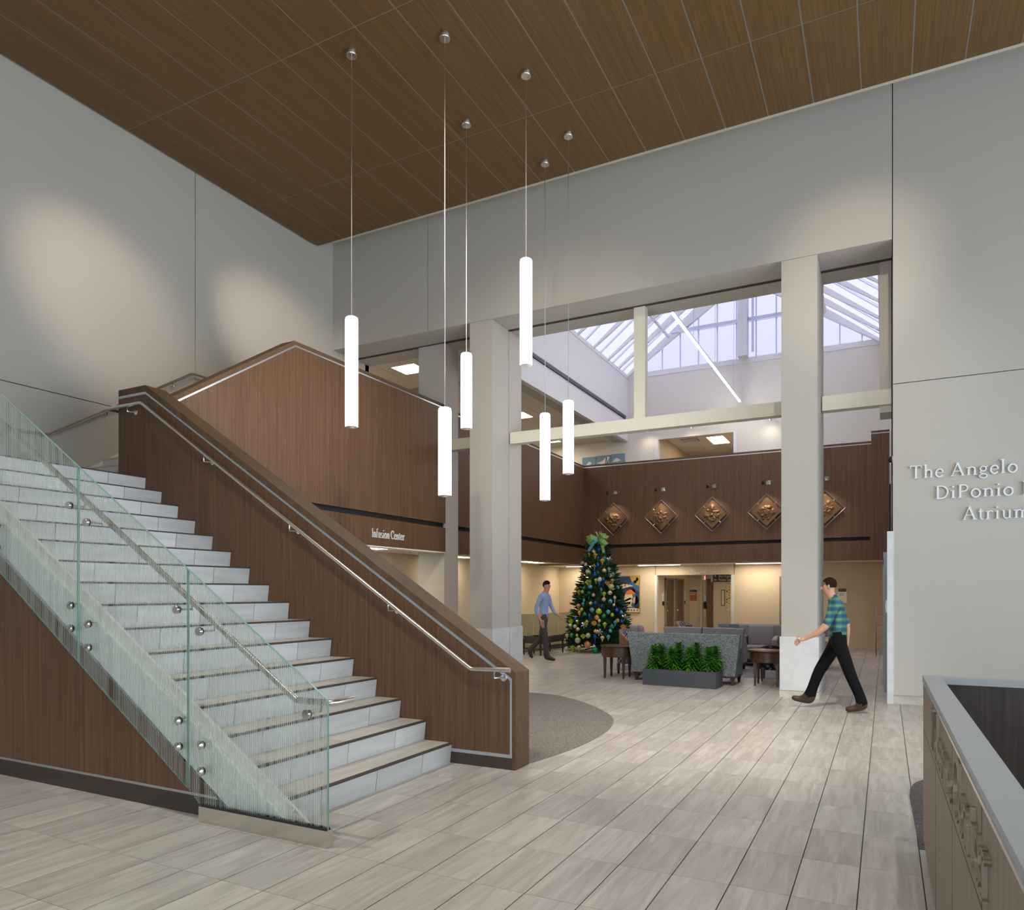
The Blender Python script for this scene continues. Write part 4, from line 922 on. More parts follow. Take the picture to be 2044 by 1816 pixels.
for k in range(8):
    u = .1+.11*k; MB().prism(P_((u, .09), (u+.05, .11), (u+.06, .07), (u+.02, .06)), 'y', YC-.040, YC-.036).build('painted_shape', C7, mu)
# three blue canvases on the upper wall
cl = [[(.30, .25), (.45, .55), (.55, .62), (.70, .40), (.62, .28)], [(.05, .35), (.40, .50), (.60, .72), (.75, .95), (.95, .9), (.80, .3), (.45, .2)], [(.1, .30), (.40, .70), (.55, .60), (.75, .45), (.5, .3)]]
for k in range(3):
    x0 = -8.62+.478*k; z0, z1 = 5.28, 5.875+.012*k; W_, H_ = .46, z1-z0
    f = framed('blue_canvas', ['leftmost', 'middle', 'rightmost'][k]+' of three blue cloud paintings above the balcony corner', x0, x0+W_, z0, z1, YC, C8, C8, [([(x0+u*W_, z0+(.45+.5*v)*H_) for u, v in cl[k]], C9)])
    f['group'] = 'three blue paintings on the upper wall'
    if k == 1:
        for u in (.62, .80): MB().prism([(x0+u*W_, z0+.4*H_), (x0+(u+.05)*W_, z0+.4*H_), (x0+.75*W_, z0+.92*H_), (x0+.72*W_, z0+.92*H_)], 'y', YC-.041, YC-.037).build('painted_shape', C7, f)
nt_ = flat_sign('wall_notice', 'white notice with maroon heading on the beige wall', 'sign', -1.15, -.93, 1.285, 1.68, YC, .012, WH, [(-1.14, -.94, 1.585, 1.675, MAR), (-1.09, -.98, 1.63, 1.64, WH), (-1.09, -1.0, 1.605, 1.613, WH), (-1.12, -.99, 1.53, 1.536, CHR), (-1.12, -1.02, 1.505, 1.511, CHR), (-1.12, -1.0, 1.48, 1.486, CHR)])
t = thing('orange_notice', 'terracotta notice left of the tall column', 'sign', (-9.43, 14.6, 1.3)); B(-9.44, -9.42, 14.72, 15.12, 1.33, 1.75).build('board', ORG, t); B(-9.421, -9.416, 14.76, 15.0, 1.62, 1.65).build('band', WH, t)
o_ = flat_sign('power_outlet', 'small wall outlet between tree and settee', 'outlet', -6.93, -6.84, .40, .56, YC, .012, MT['dark_metal'], [(-6.915, -6.855, .43, .47, WH), (-6.915, -6.855, .49, .53, WH)])
def front_door(n, x0, x1, z0, z1, label):
    d = thing('door_%d' % n, label, None, ((x0+x1)/2, YC, z0), kind='structure')
    for a, b in ((x0, x0+.06), (x1-.06, x1)): B(a, b, YC-.02, YC+.13, z0, z1).build('frame', MT['doorframe'], d)
    B(x0+.06, x1-.06, YC-.02, YC+.13, z1-.06, z1).build('frame', MT['doorframe'], d)
    B(x0+.06, x1-.06, YC+.07, YC+.11, z0+.005, z1-.06).build('leaf', MT['door'], d)
    MB().ball((x1-.13, YC+.04, z0+.98), .03).build('knob', MT['chrome'], d, True)
front_door(4, -2.66, -1.72, 0, 2.02, 'brown door in the beige wall left of the near column')
front_door(5, -2.60, -1.70, ZF, 6.04, 'brown door in the upper cream wall')
# upper corridor beyond opening
uc = MB().box(-6.30, -6.16, YC+.14, 27, ZF, 6.5).box(-3.87, -3.7, YC+.14, 27, ZF, 6.5).box(-6.3, -3.7, 26.9, 27, ZF, 6.5).build('wall_upper_corridor', MT['beige']); tag(uc, 'beige upper corridor walls', kind='structure')
tile_ceiling('ceiling_upper_corridor', 'acoustic tile ceiling of the upper corridor', -6.16, -3.87, YC+.14, 26.9, 6.40, .76)
troffer(-4.95, -4.45, 22.75, 23.9, 6.40, 'ceiling light in the upper corridor opening', 'upper corridor lights')
v_ = thing('air_vent', 'slotted air vent in the upper corridor ceiling', 'vent', (-5.5, 23.0, 6.4)); B(-5.75, -5.25, 22.7, 23.2, 6.388, 6.399).build('frame', MT['grid'], v_)
for k in range(5): B(-5.72, -5.28, 22.74+.09*k, 22.77+.09*k, 6.38, 6.39).build('slat', MT['white'], v_)
t = thing('upper_trim', 'white edge trims of the upper corridor opening', None, (-5, YC, 5), kind='structure')
for x in (-6.20, -3.87): B(x-.05, x+.05, YC-.02, YC+.15, ZF, 6.226).build('jamb', MT['white'], t)
# smoke detectors, domes
for k, (x, y, z, lb) in enumerate(((-4.3, 21.0, 2.384, 'round ceiling smoke detector above the seating'), (-8.45, 11.9, 2.419, 'round ceiling smoke detector under the left balcony'))):
    t = thing('smoke_detector', lb, 'smoke detector', (x, y, z)); MB().lathe([(.07, z), (.065, z-.02), (.05, z-.035), (.01, z-.038)], (x, y, 0), 16).build('housing', MT['white'], t, True); MB().lathe([(.03, z-.036), (.028, z-.045), (.005, z-.047)], (x, y, 0), 12).build('sensor', MT['grid'], t, True)
t = thing('security_camera', 'small black dome camera on the right wall edge', 'camera', (.07, 11.9, 3.5))
MB().lathe([(.05, .10), (.05, .085)], (0, 11.62, 3.46), 16, 'x').build('base', MT['white'], t, True); MB().ball((.075, 11.62, 3.46), .045).build('dome', MT['black'], t, True)
# blue grey cabinet leaf at the right jamb and brochure rack
t = thing('panel_cabinet', 'tall blue grey cabinet edge inside the right jamb', 'cabinet', (0, 12.9, 0))
B(-.02, .10, 12.72, 13.5, 0, 2.10).build('body', MT['kiosk'], t); B(-.03, .10, 12.71, 13.51, 2.10, 2.20).build('top', MT['kiosk'], t); B(-.035, -.02, 12.85, 13.4, .1, 2.0).build('door', MT['kiosk'], t)
t = thing('brochure_rack', 'chrome wall rack beside the blue grey cabinet', 'rack', (-.05, 14.5, .5))
for y in (14.2, 14.8): MB().tube([(-.14, y, .45), (-.14, y, 1.30)], .012, 6).build('upright', MT['chrome'], t)
for z in (.55, .75, .95, 1.15): MB().tube([(.115, 14.2, z), (-.14, 14.2, z), (-.14, 14.8, z), (.115, 14.8, z)], .008, 6).build('shelf_wire', MT['chrome'], t)
t = thing('wall_switch', 'small white switch plate on the marble edge strip', 'switch', (.02, 11.8, 1.1)); B(.004, .022, 11.62, 11.74, 1.28, 1.46).build('plate', WH, t); B(-.002, .006, 11.66, 11.70, 1.34, 1.40).build('toggle', WH, t)
# ================================================================== FURNITURE
def tleg(m_, x, y, z0, z1, r0, r1):
    m_.add([(x-r0, y-r0, z0), (x+r0, y-r0, z0), (x+r0, y+r0, z0), (x-r0, y+r0, z0), (x-r1, y-r1, z1), (x+r1, y-r1, z1), (x+r1, y+r1, z1), (x-r1, y+r1, z1)],
           [(3, 2, 1, 0), (4, 5, 6, 7), (0, 1, 5, 4), (1, 2, 6, 5), (2, 3, 7, 6), (3, 0, 4, 7)]); return m_
def lounge(name, label, cat, w_, n, shell, cush, loc, rz, group=None, backcush=True):
    t = thing(name, label, cat, loc, group, world=False, rz=rz)
    h = w_/2
    for sx in (-1, 1):
        for y in (-.27, .27): tleg(MB(), sx*(h-.05), y, 0, .125, .018, .035).build('leg', MT['walnut'], t)
    MB().box(-h, h, -.32, .33, .125, .155).build('base_rail', MT['walnut'], t)
    # back: leans outwards and flares
    pr = [(-.33, .155), (-.38, .85), (-.35, .862), (-.24, .85), (-.20, .155)]
    m_ = MB(); vs = []
    for sx in (-1, 1):
        for y, z in pr: vs.append((sx*(h+.09*max(0, (z-.155)/.7)), y, z))
    k = len(pr); fs = [tuple(range(k)), tuple(range(k, 2*k))[::-1]]+[(i, i+k, (i+1) % k+k, (i+1) % k) for i in range(k)]
    m_.add(vs, fs).build('back', shell, t)
    MB().rbox(-h+.10, h-.10, -.22, .34, .155, .30, .02).build('seat_base', cush, t, True)
    for sx in (-1, 1):
        x0, x1 = sorted((sx*h, sx*(h-.105)))
        a = MB().prism([(-.28, .155), (-.28, .66), (-.16, .62), (.20, .60), (.33, .56), (.33, .155)], 'x', x0, x1).build('arm', shell if sx else shell, t)
        MB().prism([(-.10, .622), (.20, .602), (.325, .565), (.325, .58), (.20, .622), (-.10, .642)], 'x', x0+.015, x1-.015).build('arm_cap', MT['maple'], a)
    for i in range(n):
        a = -h+.11+(w_-.22)*i/n; b = -h+.11+(w_-.22)*(i+1)/n
        MB().rbox(a+.004, b-.004, -.20, .36, .30, .44, .035).build('seat_cushion', cush, t, True)
        if backcush:
            m_ = MB().rbox(a+.01, b-.01, -.20, -.06, .42, .86, .045)
            m_.v = [(x, y-.10*(z-.42), z) for x, y, z in m_.v]; m_.build('back_cushion', cush, t, True)
    return t
lounge('settee', 'teal grey leaf patterned settee seen from behind the planter', 'settee', 1.78, 2, MT['patt'], MT['grey_fab'], (-3.12, 12.80, 0), R(-1.2), 'lounge seats', False)
G = MT['grey_fab']
lounge('armchair', 'grey armchair with its back showing above the middle of the front settee', 'armchair', .60, 1, G, G, (-3.68, 15.05, 0), R(0), 'grey armchairs')
lounge('armchair', 'grey armchair with its back showing above the right half of the front settee', 'armchair', .62, 1, G, G, (-2.84, 15.02, 0), R(-3), 'grey armchairs')
lounge('armchair', 'grey armchair turned sideways above the left part of the front settee', 'armchair', .66, 1, G, G, (-4.52, 15.1, 0), R(-70), 'grey armchairs')
lounge('armchair', 'grey armchair with wood capped arms facing forward right of the front settee', 'armchair', .78, 1, G, G, (-2.40, 16.25, .0), R(180), 'grey armchairs')
lounge('armchair', 'grey armchair facing forward half hidden by the near column', 'armchair', .78, 1, G, G, (-1.41, 16.25, .0), R(180), 'grey armchairs')
lounge('settee', 'leaf patterned settee standing behind the forward facing grey armchairs', 'settee', 1.9, 2, MT['patt'], G, (-2.35, 17.15, 0), R(0), 'lounge seats', False)
def side_table(label, loc):
    t = thing('side_table', label, 'side table', loc, 'round side tables', world=False)
    MB().lathe([(.285, .565), (.312, .575), (.315, .592), (.305, .598), (.01, .598)], seg=32).build('top', MT['walnut'], t, True)
    MB().lathe([(.27, .39), (.285, .40), (.285, .566), (.20, .566)], seg=32).build('apron', MT['walnut'], t, True)
    for a in range(4):
        x, y = .255*cos(R(45+90*a)), .255*sin(R(45+90*a)); tleg(MB(), x*.98, y*.98, 0, .42, .014, .026).build('leg', MT['walnut'], t)
side_table('round dark wood side table left of the front settee', (-4.39, 12.72, 0))
side_table('round dark wood side table between front settee and near column', (-1.77, 12.84, 0))
def tub(label, loc, rz, fab, rim, hgt=.84):
    t = thing('lounge_chair', label, 'chair', loc, 'bent wood lounge chairs', world=False, rz=rz)
    for sx in (-1, 1):
        for y in (-.24, .24): tleg(MB(), sx*.25, y, 0, .20, .014, .024).build('leg', MT['walnut'], t)
    MB().rbox(-.29, .29, -.26, .30, .20, .42, .04).build('seat', fab, t, True)
    # curved back wrapped by a bent wood rim
    m_ = MB(); rimm = MB(); vs = []; N_ = 14
    zt_ = lambda a: hgt-.20*(abs(a)/R(95))**2
    for i in range(N_+1):
        a = R(-95+190*i/N_)
        for (r, z) in ((.31, .30), (.33, zt_(a)), (.275, zt_(a)), (.25, .30)): vs.append((r*sin(a), -r*cos(a)+.02, z))
    fs = []
    for i in range(N_):
        for k in range(4): fs.append((i*4+k, i*4+(k+1) % 4, (i+1)*4+(k+1) % 4, (i+1)*4+k))
    fs += [(0, 1, 2, 3)[::-1], (N_*4, N_*4+1, N_*4+2, N_*4+3)]
    m_.add(vs, fs).build('back_pad', fab, t, True)
    rimm.tube([(.335*sin(R(-97+194*i/N_)), -.335*cos(R(-97+194*i/N_))+.02, zt_(R(-97+194*i/N_))+.004) for i in range(N_+1)], .020, 8).build('rim', rim, t, True)
    m2 = MB(); vs = []
    for i in range(N_+1):
        a = R(-95+190*i/N_)
        for (r, z) in ((.334, .28), (.350, zt_(a)), (.334, zt_(a)), (.318, .28)): vs.append((r*sin(a), -r*cos(a)+.02, z))
    m2.add(vs, fs)
    m2.build('shell', rim if rim is MT['tan'] else fab, t, True)
tub('check fabric chair with tan bent wood shell left of the front settee', (-4.28, 13.52, 0), R(-108), MT['check'], MT['tan'])
tub('check fabric chair with tan shell far behind the grey armchairs', (-4.15, 17.3, 0), R(-108), MT['check'], MT['tan'], .85)
tub('charcoal dotted low chair directly behind the right side table', (-1.70, 13.60, 0), R(4), MT['dots'], MT['walnut'], .64)
tub('charcoal dotted low chair partly hidden behind the other dotted chair', (-1.45, 14.42, 0), R(-6), MT['dots'], MT['walnut'], .68)
# angled bench by the etched glass
bn = thing('bench', 'angled charcoal bench on wooden legs beside the tree', 'bench', (-7.7, 16.6, 0))
def seg_bench(p, q, wd=.42):
    p, q = Vector(p), Vector(q); d_ = (q-p).normalized(); n_ = Vector((-d_.y, d_.x, 0))*wd
    c = [p, q, q+n_, p+n_]
    MB().prism([(v.x, v.y) for v in c], 'z', .36, .475).build('cushion', MT['bench'], bn)
    MB().prism([(v.x, v.y) for v in (p+n_*.06, q+n_*.06, q+n_*.94, p+n_*.94)], 'z', .30, .36).build('frame', MT['walnut'], bn)
    MB().tube([p+n_*.1+Vector((0, 0, .16)), q+n_*.1+Vector((0, 0, .16))], .014, 6).build('stretcher', MT['walnut'], bn)
    return c
c1 = seg_bench((-8.16, 16.33, 0), (-7.55, 16.14, 0)); c2 = seg_bench((-7.55, 16.14, 0), (-7.46, 17.45, 0))
for x, y in ((-8.12, 16.36), (-7.57, 16.18), (-7.50, 17.40), (-7.88, 17.42), (-8.0, 16.70)): tleg(MB(), x, y, 0, .30, .014, .022).build('leg', MT['walnut'], bn)
# etched glass guard behind the bench
gp = thing('etched_glass_partition', 'low pale green etched glass partition behind the bench', 'partition', (-8.3, 18, 0))
for (a, b) in (((-8.55, 16.2), (-8.36, 17.4)), ((-8.355, 17.43), (-8.16, 18.62)), ((-8.155, 18.65), (-7.97, 19.8))):
    d_ = Vector((b[0]-a[0], b[1]-a[1], 0)).normalized(); n_ = Vector((-d_.y, d_.x, 0))*.015
    MB().prism([(a[0], a[1]), (b[0], b[1]), (b[0]+n_.x, b[1]+n_.y), (a[0]+n_.x, a[1]+n_.y)], 'z', .02, 1.0).build('pane', MT['etched'], gp)
MB().prism([(-8.58, 16.2), (-7.94, 19.8), (-8.0, 19.82), (-8.62, 16.2)], 'z', 0, .12).build('base_rail', MT['bronze_base'], gp)
t = thing('stair_handrail', 'thin green glass edge rail sloping down behind the bench', 'handrail', (-8.2, 16, 0))
MB().tube([(-8.60, 15.9, .905), (-8.42, 16.02, .905), (-8.05, 16.22, .42), (-8.05, 16.22, .40)], .012, 8).build('rail', MT['glass_edge'], t, True)
MB().tube([(-8.60, 15.9, .905), (-8.60, 15.9, 0)], .012, 8).build('post', MT['steel'], t, True)

# ================================================================== PLANTER WITH PLANTS
pa = R(-3.4)
pl = thing('planter_box', 'long slate blue planter box in front of the settee', 'planter', (-3.04, 12.13, 0), world=False, rz=pa)
MB().box(-.62, .62, -.215, -.20, 0, .275).box(-.62, .62, .20, .215, 0, .275).box(-.62, -.605, -.2, .2, 0, .275).box(.605, .62, -.2, .2, 0, .275).box(-.605, .605, -.2, .2, 0, .02).build('box', MT['planter'], pl)
B(-.605, .605, -.2, .2, .20, .252).build('soil', MT['soil'], pl, kind='stuff')
rp = random.Random(11)
PN = ['front row plant leftmost in the planter', 'front row plant second from left in the planter', 'front row plant third from left in the planter', 'front row plant at the right end of the planter', 'rear row plant leftmost in the planter', 'rear row plant second from left in the planter', 'rear row plant third from left in the planter', 'rear row plant at the right end of the planter']
for k in range(8):
    row = k//4; i = k % 4
    lx = -.46+.31*i+(.06 if row else 0); ly = -.09 if row == 0 else .10
    wx = -3.04+lx*cos(pa)-ly*sin(pa); wy = 12.13+lx*sin(pa)+ly*cos(pa)
    t = thing('leafy_plant', 'glossy green rosette '+PN[k], 'plant', (wx, wy, .25), 'plants in the planter box', world=False, rz=rp.uniform(0, 6))
    hh = .33+rp.uniform(-.03, .03)+(.03 if row else 0)
    MB().tube([(0, 0, 0), (.01, 0, hh*.5), (0, .01, hh)], [.014, .012, .006], 6).build('stem', MT['soil'], t)
    m_ = MB(); NL = 120
    for q in range(NL):
        f = q/NL; z = .03+hh*f; a = q*2.39996; L = .185*(1-.15*f)*rp.uniform(.85, 1.1); wl_ = .050*(1-.2*f)
        el = R(8+52*f*f+rp.uniform(-8, 8)); dx_, dy_ = cos(a), sin(a); px, py = -dy_, dx_
        def pt(s, wdt, lift): return (dx_*cos(el)*s+px*wdt, dy_*cos(el)*s+py*wdt, z+sin(el)*s-lift)
        vs = [pt(.008, -.006, 0), pt(.008, .006, 0), pt(L*.5, -wl_/2, -.006), pt(L*.5, 0, .004), pt(L*.5, wl_/2, -.006), pt(L, 0, .05*(L/.15))]
        m_.add(vs, [(0, 3, 2), (0, 1, 3), (1, 4, 3), (2, 3, 5), (3, 4, 5)])
    m_.build('foliage', MT['leaf'], t, kind='stuff')

# ================================================================== CHRISTMAS TREE
rt = random.Random(7)
TXc, TYc = -6.85, 18.35
tr = thing('christmas_tree', 'tall decorated Christmas tree in the atrium corner', 'Christmas tree', (TXc, TYc, 0))
MB().tube([(TXc, TYc, .0), (TXc, TYc, 1.2), (TXc, TYc, 3.2)], [.06, .05, .012], 8).build('trunk', MT['walnut'], tr)
for a in range(4): MB().tube([(TXc, TYc, .12), (TXc+.4*cos(a*pi/2), TYc+.4*sin(a*pi/2), .015)], .02, 6).build('stand_foot', MT['dark_metal'], tr)
def interp(z, T):
    for (a, b), (c, d_) in zip(T, T[1:]):
        if z <= c: return b+(d_-b)*(z-a)/(c-a)
    return T[-1][1]
PROF = [(.05, .84), (.25, .95), (.45, 1.0), (1.1, .80), (1.87, .54), (2.8, .29), (3.15, .16), (3.3, .05)]
m_ = MB()
def sprig(p, d_, L, r):
    """bottle brush twig: a tapered core with needle blades"""
    d_ = d_.normalized(); u = d_.cross(Vector((0, 0, 1)))
    if u.length < .1: u = Vector((1, 0, 0))
    u.normalize(); v = u.cross(d_)
    base = len(m_.v); prof = [(0, .3), (.25, .9), (.7, 1.0), (1.0, .15)]; vs = []; fs = []
    for s_, q in prof:
        for k in range(5): vs.append(p+d_*(L*s_)+(u*cos(k*1.2566)+v*sin(k*1.2566))*(r*.55*q))
    for i in range(3):
        for k in range(5): fs.append((i*5+k, i*5+(k+1) % 5, (i+1)*5+(k+1) % 5, (i+1)*5+k))
    m_.add(vs, fs)
    for k in range(9):
        s_ = .12+.86*k/9; a = k*2.4; o_ = (u*cos(a)+v*sin(a)); q = p+d_*(L*s_); tp = q+o_*r*1.25+d_*r*1.1; sd = (d_.cross(o_))*(r*.28)
        m_.add([q-sd, q+sd, tp], [(0, 1, 2)])
for k in range(640):
    z = .10+3.12*(1-math.sqrt(1-rt.random()*.985)); a = rt.uniform(0, 2*pi); rr = interp(z, PROF)
    for q in range(3):
        aa = a+rt.uniform(-.25, .25)*(.5/max(rr, .2)); f = rt.uniform(.62, .98)
        if q == 0: f = rt.uniform(.85, 1.03)
        p = Vector((TXc+rr*f*.78*cos(aa), TYc+rr*f*.78*sin(aa), z+rt.uniform(-.06, .05)))
        sprig(p, Vector((cos(aa+rt.uniform(-.5, .5)), sin(aa+rt.uniform(-.5, .5)), rt.uniform(-.25, .35)+.25*(z/3))), .20+.03*rr, .030)
for k in range(10): sprig(Vector((TXc, TYc, 3.05)), Vector((cos(k), sin(k), 1.0+.3*(k % 3))), .16, .02)
sprig(Vector((TXc, TYc, 3.15)), Vector((.05, 0, 1)), .2, .02)
m_.lathe([(.5, .2), (.62, .45), (.5, 1.1), (.3, 1.9), (.12, 2.8), (.02, 3.2)], (TXc, TYc, 0), 14)
m_.build('foliage', MT['needle'], tr, kind='stuff')
OC = {'blue': (.010, .10, .55), 'navy': (.008, .03, .16), 'teal': (.08, .42, .50), 'lime': (.42, .60, .03), 'pale_lime': (.52, .58, .28), 'green': (.01, .30, .10), 'gold': (.70, .40, .11), 'champagne': (.74, .54, .36), 'silver': (.70, .68, .66)}
OM = {k: plain('ornament_'+k, c, .25, .25) for k, c in OC.items()}
ORN = [('ball', 'pale_lime', 0.045, -6.745, 18.223, 3.112),
('ball', 'teal', 0.05, -6.76, 18.159, 2.994),
('ball', 'blue', 0.05, -6.747, 18.064, 2.698),
('ball', 'champagne', 0.055, -6.881, 18.034, 2.647),
('drop', 'lime', 0.05, -7.011, 18.057, 2.593),
('ball', 'green', 0.055, -6.632, 18.107, 2.626),
('drop', 'gold', 0.07, -6.828, 18.005, 2.539),
('ball', 'blue', 0.055, -7.144, 18.129, 2.467),
('drop', 'blue', 0.04, -6.736, 17.997, 2.453),
('ball', 'champagne', 0.06, -7.255, 18.184, 2.351),
('ball', 'champagne', 0.05, -7.112, 18.039, 2.311),
('drop', 'gold', 0.07, -6.64, 18.024, 2.386),
('drop', 'teal', 0.06, -6.6, 18.079, 2.453),
('flake', 'silver', 0.07, -6.505, 18.201, 2.43),
('drop', 'lime', 0.05, -6.828, 17.932, 2.268),
('finial', 'blue', 0.09, -6.732, 17.948, 2.254),
('flake', 'silver', 0.06, -6.847, 17.922, 2.237),
('ball', 'pale_lime', 0.075, -6.982, 17.909, 2.113),
('ball', 'champagne', 0.06, -6.573, 17.991, 2.135),
('ball', 'blue', 0.03, -6.816, 17.899, 2.144),
('ball', 'blue', 0.055, -6.794, 17.877, 2.039),
('ball', 'green', 0.035, -6.709, 17.909, 2.088),
('finial', 'teal', 0.09, -6.481, 18.095, 2.15),
('ball', 'pale_lime', 0.05, -6.438, 18.089, 2.005),
('drop', 'teal', 0.06, -6.398, 18.194, 2.033),
('ball', 'navy', 0.055, -7.194, 18.053, 2.132),
('drop', 'gold', 0.06, -7.195, 18.019, 2.038),
('shell', 'lime', 0.1, -6.942, 17.828, 1.843),
('drop', 'lime', 0.06, -6.746, 17.839, 1.873),
('ball', 'silver', 0.065, -6.655, 17.876, 1.904),
('finial', 'blue', 0.1, -6.566, 17.91, 1.86),
('drop', 'blue', 0.05, -6.663, 17.838, 1.8),
('shell', 'gold', 0.1, -6.462, 17.987, 1.834),
('drop', 'gold', 0.06, -6.388, 18.104, 1.861),
('ball', 'green', 0.05, -7.053, 17.805, 1.686),
('ball', 'teal', 0.06, -6.875, 17.778, 1.709),
('ball', 'pale_lime', 0.08, -6.384, 18.015, 1.709),
('ball', 'teal', 0.05, -6.285, 18.225, 1.697),
('drop', 'lime', 0.07, -7.368, 18.058, 1.654),
('ball', 'lime', 0.05, -7.101, 17.785, 1.582),
('finial', 'green', 0.09, -6.892, 17.714, 1.522),
('finial', 'teal', 0.08, -6.587, 17.804, 1.612),
('drop', 'lime', 0.065, -6.51, 17.81, 1.517),
('ball', 'silver', 0.06, -6.393, 17.926, 1.555),
('drop', 'champagne', 0.06, -7.228, 17.855, 1.56),
('ball', 'champagne', 0.045, -6.766, 17.711, 1.496),
('ball', 'champagne', 0.055, -6.499, 17.765, 1.385),
('finial', 'teal', 0.08, -7.015, 17.673, 1.332),
('drop', 'teal', 0.05, -7.034, 17.651, 1.254),
('ball', 'blue', 0.05, -6.696, 17.657, 1.29),
('ball', 'pale_lime', 0.045, -6.812, 17.637, 1.282),
('ball', 'teal', 0.06, -6.355, 17.856, 1.333),
('finial', 'silver', 0.09, -6.28, 17.991, 1.405),
('ball', 'blue', 0.045, -6.518, 17.693, 1.213),
('ball', 'silver', 0.035, -6.276, 17.902, 1.238),
('drop', 'gold', 0.07, -7.172, 17.681, 1.195),
('ball', 'lime', 0.05, -7.053, 17.608, 1.119),
('ball', 'teal', 0.065, -6.759, 17.585, 1.11),
('ball', 'lime', 0.085, -6.58, 17.616, 1.073),
('ball', 'teal', 0.06, -6.369, 17.73, 1.06),
('ball', 'blue', 0.05, -6.207, 17.921, 1.101),
('ball', 'teal', 0.05, -6.12, 18.039, 1.043),
('ball', 'blue', 0.035, -6.096, 18.249, 1.142),
('drop', 'gold', 0.06, -7.111, 17.6, 1.028),
('ball', 'green', 0.055, -6.944, 17.551, 0.993),
('ball', 'green', 0.06, -6.452, 17.637, 0.954),
('ball', 'lime', 0.05, -6.274, 17.78, 0.983),
('ball', 'gold', 0.065, -6.613, 17.559, 0.92),
('ball', 'champagne', 0.045, -6.544, 17.556, 0.837),
('finial', 'blue', 0.08, -6.806, 17.527, 0.931),
('finial', 'blue', 0.08, -7.215, 17.58, 0.845),
('shell', 'lime', 0.08, -7.379, 17.67, 0.813),
('drop', 'lime', 0.05, -7.14, 17.534, 0.796),
('drop', 'lime', 0.06, -6.857, 17.484, 0.79),
('shell', 'gold', 0.085, -6.664, 17.499, 0.78),
('ball', 'gold', 0.05, -6.153, 17.859, 0.841),
('ball', 'blue', 0.045, -6.084, 17.957, 0.813),
('drop', 'teal', 0.06, -6.194, 17.782, 0.779),
('flake', 'silver', 0.08, -6.053, 18.119, 0.912),
('ball', 'teal', 0.05, -6.007, 18.227, 0.844),
('ball', 'silver', 0.05, -7.373, 17.622, 0.697),
('ball', 'pale_lime', 0.05, -7.205, 17.523, 0.678),
('flake', 'silver', 0.08, -6.92, 17.468, 0.725),
('ball', 'green', 0.05, -6.543, 17.517, 0.718),
('drop', 'lime', 0.07, -6.411, 17.585, 0.731),
('ball', 'green', 0.065, -6.253, 17.684, 0.687),
('shell', 'gold', 0.08, -6.04, 17.962, 0.685),
('ball', 'champagne', 0.05, -7.097, 17.461, 0.606),
('drop', 'champagne', 0.06, -7.468, 17.613, 0.419),
('ball', 'green', 0.055, -7.271, 17.478, 0.445),
('ball', 'lime', 0.04, -7.106, 17.417, 0.453),
('shell', 'lime', 0.075, -6.923, 17.388, 0.447),
('ball', 'pale_lime', 0.065, -6.784, 17.387, 0.458),
('ball', 'gold', 0.05, -6.611, 17.448, 0.567),
('flake', 'silver', 0.08, -6.512, 17.471, 0.543),
('finial', 'blue', 0.11, -6.617, 17.428, 0.389),
('drop', 'champagne', 0.065, -6.439, 17.492, 0.391),
('drop', 'teal', 0.06, -6.304, 17.562, 0.416),
('ball', 'teal', 0.05, -6.272, 17.623, 0.579),
('ball', 'pale_lime', 0.08, -7.095, 17.445, 0.323),
('ball', 'gold', 0.09, -6.824, 17.433, 0.222),
('drop', 'lime', 0.08, -7.282, 17.54, 0.103),
('drop', 'champagne', 0.075, -7.066, 17.455, 0.117),
('ball', 'green', 0.08, -6.628, 17.456, 0.068),
('ball', 'silver', 0.06, -7.535, 17.736, 0.068)]
DESC = {'ball': 'ball ornament', 'drop': 'faceted drop ornament', 'finial': 'slender finial ornament', 'shell': 'pleated fan ornament', 'flake': 'glittery leaf ornament'}
LBS = {}
def okey(o): return (o[0], o[1], 0 if o[2] >= .075 else 1 if o[2] <= .045 else 2, 0 if o[5] > 2.3 else 1 if o[5] > 1.6 else 2 if o[5] > .9 else 3, 0 if o[3] < -7.1 else 1 if o[3] > -6.45 else 2)
